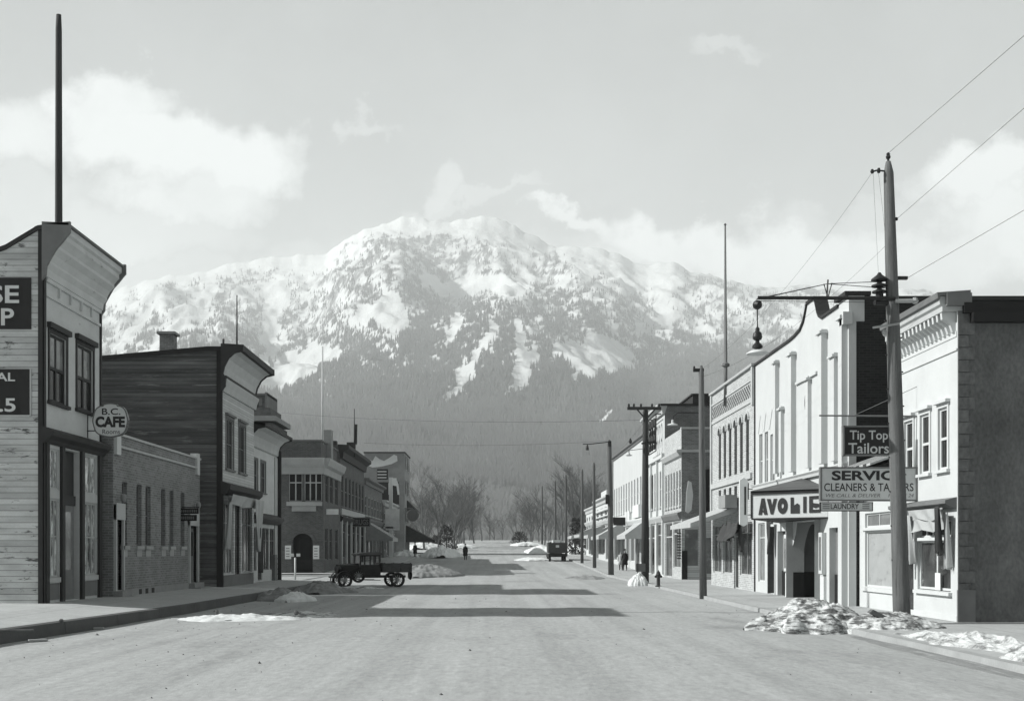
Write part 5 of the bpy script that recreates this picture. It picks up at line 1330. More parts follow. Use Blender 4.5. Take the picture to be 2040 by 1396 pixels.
m.tube([q1+Vector((0,0,-.05)), Vector((px(1740,Yp), Yp-.1, pz(604,Yp)))], .006, 4)
m.build('stay_wire', 'metal', k)
m = MB().lathe(q1+Vector((.0,-.05,-.16)), [(.03,-.14),(.10,-.08),(.12,0),(.10,.08),(.03,.14)], 10, axis=(0,1,0)); m.build('pulley', 'metal', k)
lx = px(1508,Yp); zt = q1.z
l = thing('street_lamp', 'dark hanging lamp with wide white reflector disc at the end of the long arm', 'street lamp', (lx, Yp-.05, pz(708,Yp)))
MB().tube([(lx, Yp-.05, zt-.25), (lx, Yp-.05, pz(655,Yp))], .015, 5).build('chain', 'metal', l)
z_ = lambda y: pz(y, Yp)
MB().lathe((lx, Yp-.05, 0), [(.02, z_(652)), (.05, z_(655)), (.055, z_(661)), (.10, z_(664)), (.12, z_(672)), (.10, z_(677)), (.05, z_(679)), (.05, z_(683)), (.09, z_(686)), (.13, z_(690)), (.13, z_(693)), (.04, z_(697))], 14).build('housing', 'metal', l, smooth=False)
MB().lathe((lx, Yp-.05, 0), [(.05, z_(697)), (.16, z_(699)), (.27, z_(704)), (.275, z_(706)), (.15, z_(707.5)), (.02, z_(708))], 20).build('reflector', 'sign_grey', l, smooth=True)
m = MB().lathe(P1t+Vector((0,0,-.02)), [(.03,0),(.03,.08),(.055,.1),(.06,.14),(.04,.18),(.05,.2),(.02,.24)], 8)
qa = on1(342); qb = Vector((px(1738,Yp), Yp-.05, z_(343)))
m.tube([qa, qb+Vector((.1,0,.03)), qb], .022, 5).lathe(qb+Vector((-.02,0,-.05)), [(.03,0),(.05,.04),(.03,.1)], 8).lathe(qb+Vector((.14,0,-.04)), [(.03,0),(.05,.05),(.03,.12)], 8)
q = on1(437); m.lathe(q+Vector((.16,0,-.03)), [(.03,0),(.04,.04),(.02,.08)], 8)
each(m, 'insulator', 'metal', k)
q = on1(562)
m = MB()
cx_ = px(1752,Yp)
m.lathe((cx_, Yp, 0), [(.03, z_(543)), (.07, z_(548)), (.20, z_(556)), (.20, z_(559)), (.06, z_(561)), (.06, z_(564)), (.19, z_(568)), (.19, z_(571)), (.06, z_(573)), (.06, z_(576)), (.18, z_(580)), (.18, z_(583)), (.09, z_(585)), (.10, z_(594)), (.03, z_(597))], 16)
m.tube([(cx_, Yp, z_(573)), q], .04, 6).box(W0, q.x+.05, q.x+.38, Yp-.05, Yp+.05, z_(557), z_(551))
m.tube([(px(1740,Yp), Yp-.1, z_(604)), on1(604)], .07, 8)
m.build('siren', 'metal', k)
m = MB().tube([on1(655)+Vector((-.55,-.15,.0)), on1(655)+Vector((.1,-.15,.1))], .03, 5).tube([on1(603)+Vector((0,-.2,0)), on1(603)+Vector((.55,-.15,.02))], .05, 6)
m.lathe(on1(603)+Vector((.5,-.15,-.05)), [(.05,0),(.09,.06),(.05,.14)], 8)
m.lathe(on1(660)+Vector((-.25,-.1,-.1)), [(.05,0),(.07,.06),(.03,.12)], 8)
each(m, 'cross_bracket', 'insulator', k)
def wire(label, pts, r=.011, sag=0.0):
    a, b = Vector(pts[0]), Vector(pts[-1]); P = []
    n = 24
    for i in range(n+1):
        t = i/n; q = a.lerp(b, t); q.z -= sag*4*t*(1-t); P.append(q)
    o = MB().tube(P, r*.55, 4).build('overhead_wire', 'metal', None); tag(o, label, 'wire', 'overhead wires'); return o
def ahead(x, y, Y): return Vector((px(x,Y), Y, pz(y,Y)))
wire('wire from the very top of the big leaning pole to the upper right corner', [P1t+Vector((0,0,.2)), ahead(2250,-110,16)], .010)
wire('wire leaving the big leaning pole below its top towards the right edge', [on1(437)+Vector((.16,0,0)), ahead(2300,-10,17)], .010)
wire('lowest wire from the big leaning pole towards the right edge beside the cloud', [on1(553)+Vector((.4,0,0)), ahead(2300,268,18)], .010)
wire('faint wire running down the street from the bracket of the big leaning pole', [qb, ahead(1397,736,45.8)], .007, .5)
wire('faint wire from the middle of the big leaning pole to the second pole', [on1(480), ahead(1399,750,45.8)], .007, .5)
wire('thin wire hanging beside the big leaning pole, left of the pair', [qb, on1(560)+Vector((-.32,0,0))], .006)
wire('thin wire hanging beside the big leaning pole, right of the pair', [qb+Vector((.13,0,0)), on1(470)+Vector((-.12,0,0))], .006)

def pole(label, xb, xt, Y, ytop, r=.14, grp='poles along the right kerb', mat='far_pole_wood', zb=None):
    zb = g(Y)+.1 if zb is None else zb
    B, T = Vector((px(xb,Y), Y, zb-.2)), Vector((px(xt,Y), Y, pz(ytop,Y)))
    k = thing('utility_pole', label, 'utility pole', (B.x, Y, zb), grp)
    MB().tube([B, B.lerp(T,.5), B.lerp(T,.97), T], [r*1.15, r, r*.8, r*.35], 10).build('pole', mat, k, smooth=True)
    return k, B, T
k, B, T = pole('second wooden pole on the right kerb, plain with a small top bracket', 1401, 1397, 45.8, 728, .13, mat='pole_wood')
MB().box(W0, T.x-.32, T.x+.1, 45.75, 45.85, T.z-.25, T.z-.12).lathe((T.x-.28, 45.8, T.z-.12), [(.03,0),(.05,.05),(.02,.1)], 7).build('bracket', 'metal', k)
m = MB()
for i in range(5): m.box(W0, B.lerp(T, .82).x-.2, B.lerp(T,.82).x+.3, 45.66, 45.72, 6.2+i*.05, 6.23+i*.05)
k, B, T = pole('dark wooden pole with crossarm and white snow heap round its foot', 1285, 1286, 64, 810, .19, mat='old_dark_pole')
MB().box(W0, px(1249,64), px(1316,64), 63.75, 63.87, pz(817,64), pz(811,64)).tube([(px(1268,64),63.8,pz(816,64)), (T.x,63.8,pz(836,64))], .04, 5).tube([(px(1304,64),63.8,pz(816,64)), (T.x,63.8,pz(836,64))], .04, 5).build('crossarm', 'old_dark_pole', k)
m = MB()
for x in (1252, 1262, 1276, 1298, 1312): m.lathe((px(x,64), 63.8, pz(811,64)), [(.04,0),(.07,.08),(.03,.18)], 7)
m.lathe((px(1255,64), 63.8, pz(884,64)), [(.05,0),(.1,.1),(.03,.3)], 7)
m.box(W0, px(1282,64), px(1305,64), 63.7, 63.8, pz(884,64), pz(880,64)).tube([(px(1277,64),63.8,pz(884,64)), (px(1300,64),63.8,pz(880,64))], .05, 5)
m.build('insulator', 'metal', k)
MB().box(W0, px(1268,64), px(1270,64), 63.6, 63.66, 0.2, pz(1085,64)).box(W0, px(1265,64), px(1284,64), 63.6, 63.66, pz(1138,64), pz(1122,64)).build('placard', 'grey_trim', k)
for lab, xb, xt, Y, yt, r in (('plain dark pole between the crossarm pole and the white building', 1217.5, 1214, 84.6, 876, .19),
      ('thin dark pole just left of the small white stores', 1184.5, 1183, 98, 921, .14), ('slender pole beside the front of the parked lorry', 1159.5, 1160, 112, 934, .14),
      ('far slender pole directly behind the parked lorry', 1128, 1127, 140, 945, .16), ('faint pole left of the parked lorry, among the trees', 1107, 1106, 165, 957, .16),
      ('faintest pole at the end of the right kerb line', 1080, 1080, 205, 967, .16)):
    k, B, T = pole(lab, xb, xt, Y, yt, r)
    if Y < 90: MB().box(W0, T.x-.12, T.x+.12, Y-.25, Y-.15, T.z-.5, T.z-.1).box(W0, T.x-.28, T.x-.1, Y-.2, Y+.1, 5.3, 6.0).build('bracket', 'metal', k)
wire('upper wire strung across the street from the left roofs to the crossarm pole', [ahead(560,822,86), ahead(1290,836,64)], .012, .35)
wire('lower wire strung across the street carrying the far hanging lamp', [ahead(725,882,86), ahead(1214,878,84.6)], .012, .25)
l = thing('street_lamp', 'small lamp hanging over the street from the plain dark pole', 'street lamp', (px(1170,84.6), 84.6, pz(896,84.6)))
MB().tube([ahead(1161,884.5,84.6), ahead(1172,884.5,84.6), ahead(1214,880,84.6)], .035, 5).tube([ahead(1170,884,84.6), ahead(1170,889,84.6)], .05, 5).build('arm', 'metal', l)
MB().lathe((px(1170,84.6), 84.6, pz(896,84.6)), [(.1,-.02),(.12,.1),(.08,.3),(.03,.38)], 10).build('housing', 'metal', l)
l = thing('street_lamp', 'small pale lamp hanging left of the crossarm pole', 'street lamp', (px(1253,70), 70, pz(908,70)))
MB().tube([ahead(1253,897,70), ahead(1253,905,70)], .03, 5).tube([ahead(1253,897,70), ahead(1286,893,66)], .02, 5).build('arm', 'metal', l)
MB().lathe((px(1253,70), 70, pz(908,70)), [(.12,0),(.22,.04),(.08,.1),(.03,.2)], 10).build('lamp_shade', 'insulator', l)
for i, (ya, yb) in enumerate(((884,926), (826,940))):
    wire(['thin wire running down the right kerb from the crossarm pole', 'second thin wire running down the right kerb above the stores'][i], [ahead(1280+i*20, ya-8, 64), ahead(1183, yb, 98)], .010, .4)

# ================================================================ TRUCK parked on the left
def wheel(parent, c, r, w, axis, name='wheel'):
    k = MB().lathe(Vector(c)-Vector(axis).normalized()*w/2, [(r*.68,0),(r*.95,0),(r,w*.25),(r,w*.75),(r*.95,w),(r*.68,w),(r*.68,0)], 22, axis=axis, cap=False).build(name, 'tyre', parent, smooth=False)
    m = MB(); ax = Vector(axis).normalized(); up = Vector((0,0,1)); sd = ax.cross(up)
    m.lathe(Vector(c)-ax*w*.55, [(r*.05,0),(r*.18,0),(r*.18,w*1.1),(r*.05,w*1.1)], 10, axis=axis)
    for i in range(12):
        t = i*math.pi/6; d_ = up*math.cos(t)+sd*math.sin(t)
        m.tube([Vector(c)+d_*r*.1, Vector(c)+d_*r*.76], .02, 4)
    m.build('rim', 'stone', k)
    return k
def truck(label, loc, rz):
    t = thing('pickup_truck', label, 'truck', loc)
    f = Fr((0,0,0), (1,0,0), (0,1,0)); ORG[t.name] = np.zeros(3)
    # local frame: x forwards, y left, z up; origin on the ground under the middle of the wheelbase
    m = MB()
    m.prism(f, [(-.5,.62),(.62,.62),(.62,1.12),(.5,1.18),(-.5,1.18)], -.62, .62)     # cab lower
    m.add([(.62,-.60,.62),(.62,.60,.62),(1.62,.33,.62),(1.62,-.33,.62),(.62,-.56,1.15),(.62,.56,1.15),(1.62,.29,1.10),(1.62,-.29,1.10),(.62,-.3,1.26),(.62,.3,1.26),(1.62,-.17,1.19),(1.62,.17,1.19)],
          [(0,1,2,3),(0,3,7,4),(1,5,6,2),(4,7,10,8),(5,9,11,6),(8,10,11,9),(3,2,6,11,10,7)])
    for y in (-.60,.60):
        m.box(f, -.5, -.42, y-.03, y+.03, 1.18, 1.72); m.box(f, .54, .61, y-.03, y+.03, 1.15, 1.72); m.box(f, .02, .09, y-.025, y+.025, 1.18, 1.72)
        m.box(f, -.5, .61, y-.028, y+.028, 1.62, 1.72)
    m.box(f, -.5, -.45, -.6, -.35, 1.18, 1.7).box(f, -.5, -.45, .35, .6, 1.18, 1.7).box(f, -.5, -.45, -.35, .35, 1.18, 1.3)
    m.build('body', 'truck_paint', t)
    m = MB().prism(f, [(-.58,1.70),(.76,1.68),(.74,1.76),(.4,1.82),(-.3,1.84),(-.56,1.79)], -.66, .66); m.build('roof', 'truck_grey', t)
    m = MB().add([(.6,-.56,1.2),(.6,.56,1.2),(.57,.56,1.66),(.57,-.56,1.66)], [(0,1,2,3)]); m.build('windscreen', 'painted_lit_glass', t)
    m = MB().box(f, 1.62, 1.7, -.3, .3, .6, 1.14).box(f, 1.66, 1.72, -.06, .06, 1.14, 1.2); m.build('radiator', 'black_paint', t)
    MB().box(f, .0, 1.9, -.38, -.3, .5, .6).box(f, -1.9, .0, -.45, -.37, .5, .62).box(f, -1.9, 0, .37, .45, .5, .62).box(f, .0, 1.9, .3, .38, .5, .6).box(f, 1.9, 1.96, -.75, .75, .5, .58).build('chassis', 'black_paint', t)
    for y in (-.42, .42):
        k = MB().lathe((1.66, y, .98), [(.05,-.12),(.12,-.06),(.14,.02),(.14,.05),(.02,.07)], 12, axis=(1,0,0)).build('headlight', 'metal', t, smooth=False)
    for y in (-.66, .66):
        m = MB(); n = 10; P = []
        for i in range(n+1):
            a = R(-5 + i*170/n); P.append((1.4+math.cos(a)*.47, .42+math.sin(a)*.45))
        P = P + [(.62,.42),(-.45,.40)]
        for (a, c), (e, d) in zip(P, P[1:]): m.add([(a,y-.15,c),(e,y-.15,d),(e,y+.15,d),(a,y+.15,c),(a,y-.15,c-.03),(e,y-.15,d-.03),(e,y+.15,d-.03),(a,y+.15,c-.03)], [(0,1,2,3),(4,5,6,7),(0,1,5,4),(2,3,7,6)])
        m.build('fender', 'truck_paint', t)
    m = MB().box(f, -2.15, -.56, -.72, .72, .78, .86).box(f, -2.15, -.56, -.74, -.69, .86, 1.25).box(f, -2.15, -.56, .69, .74, .86, 1.25).box(f, -.62, -.56, -.69, .69, .86, 1.28).box(f, -2.17, -2.12, -.72, .72, .82, 1.24)
    for x in (-2.1,-1.6,-1.1,-.65): m.box(f, x, x+.05, .74, .77, .8, 1.28).box(f, x, x+.05, -.77, -.74, .8, 1.28)
    m.build('load_bed', 'wood_body', t)
    for x, y in ((1.4,.66),(1.4,-.66),(-1.4,.66),(-1.4,-.66)): wheel(t, (x,y,.39), .39, .14, (0,1,0))
    wheel(t, (.72,.76,.62), .36, .13, (0,1,0), 'spare_wheel')
    m = MB().lathe((-2.25, .15, .62), [(.2,-.04),(.26,0),(.2,.1)], 12, axis=(1,0,0)); m.build('tail_lamp', 'black_paint', t)
    t.rotation_euler.z = rz
    return t
Yt = 60.6
truck('old black pickup truck with open wooden bed parked at the left kerb', (px(734,Yt), Yt, g(Yt)+.0), R(180+20))
# ---- lorry seen from behind on the right
Yl = 122
t = thing('lorry', 'dark square backed lorry seen from behind, parked at the right kerb', 'truck', (px(1111,Yl), Yl, g(Yl)))
f = Fr((px(1111,Yl), Yl, g(Yl)), (1,0,0), (0,1,0))
m = MB().box(f, -1.0, .98, 0, 3.6, .95, 2.0); m.box(f, -1.02, 1.0, -.06, .02, .9, 1.0)
for x in (-.99,-.35,.3,.93): m.box(f, x, x+.06, -.05, 0, .95, 2.1)
m.build('body', 'wood_body', t)
MB().box(f, -.65, .65, 3.6, 5.2, .8, 2.1).box(f, -.45, .45, 5.2, 6.2, .8, 1.4).build('cab', 'truck_paint', t)
MB().box(f, -.95, .95, .1, 6, .5, .85).build('chassis', 'black_paint', t)
MB().box(f, -.5, .3, .2, 2.5, 2.0, 2.28).box(f, .2, .7, .3, 2.0, 2.0, 2.2).build('load', 'snow_clean', t)
MB().box(f, -.2, .15, -.065, -.06, 1.5, 1.75).build('number_plate', 'sign_grey', t)
for x in (-.8,.8):
    for y in (.8, 5.2): wheel(t, (f.O.x+x, f.O.y+y, f.O.z+.42), .42, .22, (1,0,0))

# ================================================================ PEOPLE
def skin_body(joints, edges, radii, sub=2):
    me = bpy.data.meshes.new('person'); me.from_pydata(joints, edges, []); ob = bpy.data.objects.new('tmp', me); COL.objects.link(ob)
    s = ob.modifiers.new('s', 'SKIN'); u_ = ob.modifiers.new('u', 'SUBSURF'); u_.levels = sub; u_.render_levels = sub
    for v_, r in zip(me.skin_vertices[0].data, radii): v_.radius = (r, r); v_.use_root = False
    me.skin_vertices[0].data[0].use_root = True
    dg = bpy.context.evaluated_depsgraph_get(); dg.update()
    out = bpy.data.meshes.new_from_object(ob.evaluated_get(dg)); bpy.data.objects.remove(ob); return out
def person(label, X, Y, z, h, yaw, stride=.0, arm=.0, coatlen=.5, hat=True, coat='coat'):
    t = thing('person', label, 'person', (X, Y, z)); t.rotation_euler.z = yaw
    k = h/1.75; st = stride
    J = [(0,0,.95),(0,0,1.15),(0,.01,1.38),(0,.01,1.50),(0,.02,1.60),(0,.03,1.70),
         (-.18,0,1.42),(-.24,.05*arm,1.15),(-.25,.22*arm+.04,.92),(-.25,.26*arm+.06,.82),(.18,0,1.42),(.24,-.05*arm,1.15),(.25,-.1*arm+.06,.92),(.25,-.1*arm+.1,.82),
         (-.09,0,.9),(-.10,.22*st,.5),(-.10,.25*st,.09),(-.10,.25*st+.14,.04),(.09,0,.9),(.10,-.10*st,.5),(.10,-.32*st,.12),(.10,-.32*st+.13,.04)]
    E = [(0,1),(1,2),(2,3),(3,4),(4,5),(2,6),(6,7),(7,8),(8,9),(2,10),(10,11),(11,12),(12,13),(0,14),(14,15),(15,16),(16,17),(0,18),(18,19),(19,20),(20,21)]
    Rr = [.15,.15,.16,.06,.10,.09,.07,.055,.04,.035,.07,.055,.04,.035,.10,.075,.05,.04,.10,.075,.05,.04]
    me = skin_body([tuple(c*k for c in j) for j in J], E, [r*k for r in Rr]); me.materials.append(MATS['skin']); me.materials.append(MATS['trousers']); me.materials.append(MATS[coat])
    for p in me.polygons: z_ = p.center.z/k; p.material_index = 0 if z_ > 1.5 or (abs(p.center.x)/k > .2 and z_ < .88) else (1 if z_ < .95 else 2); p.use_smooth = True
    o = bpy.data.objects.new('body', me); COL.objects.link(o); o.parent = t
    ORG[t.name] = np.zeros(3)
    m = MB().lathe((0,0,0), [(.27*k,(1.0-coatlen)*k),(.22*k,.95*k),(.20*k,1.15*k),(.235*k,1.38*k),(.12*k,1.5*k)], 14)
    for i, q in enumerate(m.v): m.v[i] = (q[0], q[1]*.72, q[2])
    m.build('coat', coat, t, smooth=True)
    if hat: MB().lathe((0,.03*k,0), [(.16*k,1.72*k),(.16*k,1.735*k),(.10*k,1.745*k),(.10*k,1.83*k),(.06*k,1.86*k)], 12).build('hat', 'hair', t, smooth=True)
    return t
Yq = 128; person('person in dark coat and hat walking down the middle of the street', px(927,Yq), Yq, pz(1117,Yq)+.0, 1.75, R(180), stride=.7, arm=.6)
g128 = g(128)
bpy.data.objects[[o.name for o in bpy.data.objects if o.get('category') == 'person'][-1]].location.z = g128+.0
Yq = 138; person('person in dark clothes standing below the dark awning on the left pavement', px(827,Yq), Yq, g(Yq)+.03, 1.75, R(30))
Yq = 92; person('person in dark coat walking on the right pavement under the white building', px(1245,Yq), Yq, g(Yq)+.13, 1.65, R(10), stride=.6, arm=.5)
Yq = 93; person('person in pale clothes beside the dark coated walker on the right pavement', px(1237,Yq), Yq, g(Yq)+.13, 1.5, R(0), stride=.4, coat='pale_cloth', hat=False)

# ---- hydrant
Yq = 58; hx = px(1311.5, Yq)
t = thing('fire_hydrant', 'dark fire hydrant on the right pavement between the second pole and the crossarm pole', 'fire hydrant', (hx, Yq, .13))
MB().lathe((hx, Yq, .1), [(.16,0),(.16,.05),(.09,.08),(.09,.55),(.13,.58),(.13,.62),(.11,.66),(.08,.76),(.03,.8),(.03,.84)], 14).build('barrel', 'old_dark_pole', t, smooth=False)
for s_ in (-1, 1): MB().lathe((hx, Yq, .62), [(.05,.08),(.06,.12),(.06,.17),(.03,.19)], 10, axis=(s_,0,0)).build('nozzle', 'old_dark_pole', t)
# ================================================================ SNOW
def snow(label, cx, cy, lx, ly, h, seed, mat='snow_dirty', rough=.35, n=90, z=None, rot=0, shape=1.0, name='snow_bank'):
    rs = np.random.RandomState(seed)
    a = np.linspace(-1, 1, n); U, V = np.meshgrid(a, a)
    th = np.arctan2(V, U); r = np.sqrt(U**2+V**2)*(1.12 + .9*(fbm(np.cos(th)*1.7+seed, np.sin(th)*1.7+5, 4, seed)-.5))
    k = np.clip(1-r, 0, 1)**(.6*shape)
    Z = h*k*(1 + rough*2*(fbm(U*4+seed*3, V*4, 4, seed+5)-.5)) + h*.16*(fbm(U*16, V*16, 4, seed+9)-.5)*np.clip(k*3,0,1)
    Z = np.where(k <= 0, -.12, Z)
    c, s = math.cos(rot), math.sin(rot)
    X = cx + (U*lx*c - V*ly*s); Y = cy + (U*lx*s + V*ly*c)
    gz = g(cy) if z is None else z
    sel = k > 0
    idx = -np.ones(U.shape, int); vs = []; fs = []
    m = MB()
    X, Y, Z = X.ravel(), Y.ravel(), (Z+gz).ravel(); kk = k.ravel()
    keep = {}
    for i in range(n-1):
        for j in range(n-1):
            q = (i*n+j, i*n+j+1, (i+1)*n+j+1, (i+1)*n+j)
            if max(kk[t] for t in q) <= 0: continue
            f_ = []
            for t in q:
                if t not in keep: keep[t] = len(m.v); m.v.append((X[t], Y[t], Z[t]))
                f_.append(keep[t])
            m.f.append(f_); m.m.append(0)
    o = m.build(name, mat, smooth=True)
    return tag(o, label, 'snow bank', 'old snow banks along the street')
snow('large dirty snow bank at the foot of the big leaning pole', 7.75, 28.2, 1.75, 1.6, .78, 1, 'snow_old', .32, 130, z=-.02, shape=.9)
snow('lower right shoulder of dirty snow around the big leaning pole', 9.3, 27.2, 1.45, 1.2, .52, 2, 'snow_old', .25, 110, z=.02)
snow('long low ridge of melting snow on the near right kerb', 9.35, 22.3, .95, 3.3, .26, 3, 'snow_dirty', .6, 140, z=.06, rot=.03)
snow('dark wet slush along the foot of the near right kerb', 8.12, 21.5, .3, 6.5, .05, 71, 'wet_road', .5, 90, z=-.01, name='wet_slush')
snow('low snow remnant at the very right edge on the near kerb', 9.3, 18.6, .9, 1.9, .34, 14, 'snow_dirty', .6, 110, z=.06)
MB_ = MB().prism(Fr((0,26.9,0),(1,0,0),(0,-1,0)), [(px(1730,26.9), pz(1219,26.9)),(px(1737,26.9), pz(1213,26.9)),(px(1790,26.9), pz(1240,26.9)),(px(1826,26.9), pz(1268,26.9)),(px(1822,26.9), pz(1276,26.9)),(px(1780,26.9), pz(1246,26.9))], -.1, .1)
tag(MB_.build('plank', 'debris'), 'dark broken plank lying across the snow beside the big leaning pole', 'plank')
snow('white snow heap round the foot of the crossarm pole', px(1273,62.8), 62.8, .62, .6, .72, 4, 'snow_clean', .15, 60, shape=.9)
snow('flat slushy snow strip on the road left of the plain dark pole', px(1168,78), 78.5, 1.7, 2.6, .22, 6, 'slush', .6, 70)
snow('low white snow sheet on the left kerb near the camera', px(480,32.4)-.1, 32.2, 1.9, 1.0, .22, 7, 'snow_clean', .8, 110, z=-.02)
snow('dirty melting snow spread just right of the low white sheet', px(590,34), 34.2, 1.3, 1.6, .12, 8, 'snow_dirty', .6, 90, z=.0)
snow('grey snow hump with bright crest on the left kerb', px(560,45), 45, 1.5, 1.6, .40, 9, 'slush', .6, 90, z=.0)
snow('grey heap of dirty snow just before the black pickup truck', px(640,52), 52.5, 1.6, 2.0, .48, 10, 'slush', .6, 90, z=.0)
snow('bright snow patch on the grey hump at the left kerb', px(590,43.6), 43.8, .9, .8, .33, 21, 'snow_clean', .4, 60, z=.05)
snow('snow scraps under the black pickup truck', px(715,58), 58.3, 1.5, .9, .14, 11, 'snow_dirty', .6, 60, z=.0)
snow('big grey snow bank behind the black pickup truck', px(838,84), 86, 3.2, 7.0, .85, 12, 'slush', .5, 90)
snow('bright snow bank on the left kerb next to the walking person', px(880,145), 145, 3.2, 10.0, 1.3, 13, 'snow_clean', .4, 90)
for i, (x, Y, lx, ly, h, lab) in enumerate(((845, 190, 4.2, 12, 1.3, 'far white snow bank on the left where the trees begin'), (922, 205, 3.2, 10, .8, 'farthest white snow bank left of the street end'),
      (1078, 165, 2.6, 12, 1.1, 'far white snow bank left of the parked lorry'), (1145, 160, 2.6, 10, 1.2, 'white snow bank right of the parked lorry'), (1052, 230, 3.6, 14, .8, 'last pale snow bank at the right of the street end'),
      (808, 142, 1.8, 4, .9, 'small white snow heap beneath the dark awning on the left'), (1062, 128, 2.2, 4, .35, 'thin white snow sheet on the road left of the parked lorry'))):
    snow(lab, px(x,Y), Y, lx, ly, h, 40+i, 'snow_clean', .4, 60)
# puddled stain of melt water beside the near left snow is part of the road; scattered stones
rs = random.Random(11); m = MB()
for i in range(260):
    Y = rs.uniform(11, 46) ; X = rs.uniform(-9.5, 8) if rs.random() < .5 else rs.uniform(-9.6, -3.5)
    s_ = rs.uniform(.008, .02)*(1+ (rs.random() < .06)*1.2)
    z = g(Y)+rutz(X,Y)
    m.add([(X-s_*rs.uniform(.8,2),Y,z-.01),(X+s_*rs.uniform(.8,2),Y+s_*.5,z-.01),(X,Y+s_*1.5,z-.01),(X,Y-s_*1.2,z-.01),(X+rs.uniform(-.5,.5)*s_,Y,z+s_*1.1)], [(0,3,4),(3,1,4),(1,2,4),(2,0,4)])
tag(m.build('road_litter', 'debris', base=(0,0,0)), 'small dark stones and clods scattered over the road', 'gravel', kind='stuff')
for i, (x, y, w_, dp, hh, rz_, lab, mt_) in enumerate(((190,1252,.42,.12,.04,.15,'pale broken board lying against the left kerb','plank'), (75,1277,.4,.14,.05,.6,'splintered board end leaning at the near left kerb','plank'),
        (455,1290,.75,.02,.02,.35,'thin dark stick lying on the road at the left','debris'), (22,1256,.9,.05,.03,.2,'dark stick lying on the left pavement edge','debris'),
        (122,1238,.1,.08,.07,.3,'dark stone on the near left pavement','debris'), (590,1224,.14,.12,.13,.3,'dark stone in the melting snow at the left','debris'), (432,1223,.08,.08,.12,.3,'small dark lump in the low white snow sheet','debris'))):
    hgt = {0:1.95,1:1.95,2:1.95,3:1.68,4:1.66,5:1.85,6:1.75}[i]
    Y = hgt*F/(y-HY); X = px(x,Y); z = EYE-hgt
    o = MB().box(Fr((X,Y,z),(math.cos(rz_),math.sin(rz_),0),(-math.sin(rz_),math.cos(rz_),0)), -w_/2, w_/2, -dp/2, dp/2, -.01, hh)
    bo = o.build('plank' if mt_ == 'plank' else ('stick' if w_ > .5 else 'stone'), mt_); tag(bo, lab, bo.name.split('.')[0])
    bv = bo.modifiers.new('b', 'BEVEL'); bv.width = min(hh, dp)*.35; bv.segments = 1

# ================================================================ TREES at the street end
def bare_tree(h, seed, mat='bark', dens=1.0):
    rs = random.Random(seed); T, C_ = MB(), MB()
    def grow(p, d, l, r, lv, mb):
        n = 3; P = [p]; rad = [r]
        for i in range(n):
            d = (d + Vector((rs.uniform(-1,1), rs.uniform(-1,1), rs.uniform(-.3,.8)))*.13).normalized()
            P.append(P[-1] + d*l/n); rad.append(r*(1-(i+1)/n*.45))
        mb.tube(P, rad, 5 if lv < 2 else 3, cap=False)
        if lv >= 4: return
        k = int(rs.uniform(3, 5.9)*dens) if lv else int(9*dens)
        for i in range(k):
            t = rs.uniform(.35, 1) if lv else rs.uniform(.25, 1)
            q = P[0].lerp(P[-1], t) if t < .99 else P[-1]
            j = min(int(t*n), n-1); q = P[j].lerp(P[j+1], t*n-j)
            az = rs.uniform(0, 2*math.pi); sp = rs.uniform(.4, .9) if lv else rs.uniform(.35, .75)
            nd = (d*math.cos(sp) + Vector((math.cos(az), math.sin(az), .25))*math.sin(sp)).normalized()
            grow(q, nd, l*rs.uniform(.45, .68), max(r*rs.uniform(.32,.5), .012), lv+1, C_)
    grow(Vector((0,0,-.2)), Vector((0,0,1)), h*.62, h*.016, 0, T)
    return T, C_
def tree(label, h, seed, mat, loc, grp):
    t = thing('bare_tree', label, 'tree', (0,0,0), grp)
    T, C_ = bare_tree(h, seed); T.build('trunk', mat, t); C_.build('crown', mat, t)
    t.location = loc; return t
protos = {}
for j in range(5):
    protos[j] = tree('leafless tree in the hazy rows at the far end of the street', 9.5, 50+j, 'bark_hazed' if j % 2 else 'bark', (0,0,-100), 'leafless trees at the street end')
rs = random.Random(5); used = set()
spots = []
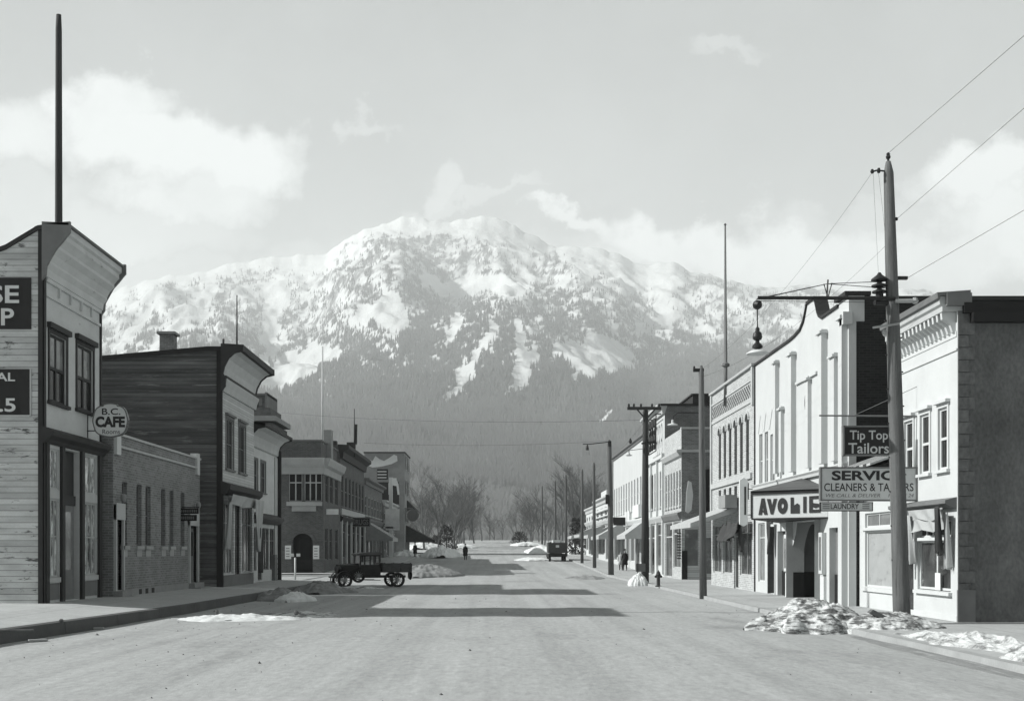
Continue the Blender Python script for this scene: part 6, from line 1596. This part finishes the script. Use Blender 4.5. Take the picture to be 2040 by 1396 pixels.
for side, x0, x1 in ((-1, 800, 960), (1, 1030, 1215)):
    for i in range(34):
        Y = rs.uniform(195, 420); x = rs.uniform(x0, x1)
        if abs(px(x,Y)) < 6.5: x = VX + side*7.5*F/Y
        spots.append((px(x,Y), Y, rs.uniform(.75, 1.4)))
for x, Y, s_ in ((845,178,1.3),(872,172,.9),(905,190,1.0),(925,215,1.5),(945,260,1.3),(960,300,1.3),(975,345,1.0),(1148,175,1.2),(1170,185,1.35),(1140,200,1.6),(1120,230,1.4),(1085,240,1.3),(1060,290,1.3),(1045,320,1.2),(1190,165,1.0),(1025,380,1.1),(1000,400,1.1),(985,410,1.0)): spots.append((px(x,Y), Y, s_))
for i, (x, Y, s_) in enumerate(spots):
    j = i % 5; z = g(Y)-.1
    if j not in used: used.add(j); protos[j].location = (x, Y, z); protos[j].scale = (s_,)*3
    else: copy_tree(protos[j], None, (x, Y, z), rs.uniform(0, 6.28), s_)
# dark evergreen bushes
def bush(label, x, Y, w, h, seed, name='evergreen_bush'):
    rs = random.Random(seed); m = MB(); X = px(x,Y); z = g(Y)
    for i in range(900):
        a = rs.uniform(0, 6.28); r = rs.random()**.5; t = rs.random()
        q = Vector((X+math.cos(a)*r*w*(1-t*.6), Y+math.sin(a)*r*w*(1-t*.6), z+t*h)); s_ = rs.uniform(.12,.3)
        m.add([q+Vector((rs.uniform(-1,1),rs.uniform(-1,1),rs.uniform(-1,1)))*s_ for _ in range(3)], [(0,1,2)])
    m.tube([(X,Y,z-.1),(X,Y,z+h*.6)], .1, 5)
    tag(m.build(name, 'conifer'), label, 'bush')
bush('dark round evergreen bush right of the painted wall near the snow banks', 890, 185, 1.8, 4.0, 1)
bush('low dark bush at the left end of the street by the snow', 870, 200, 1.4, 2.2, 2)
bush('low dark bush left of the far white snow bank at the right', 1035, 260, 2.5, 2.6, 3)
bush('dark ragged bush between the parked lorry and the small stores', 1146, 150, 1.2, 4.8, 4)
bush('tall dark bush behind the far slender poles', 1172, 158, 1.6, 4.6, 5)
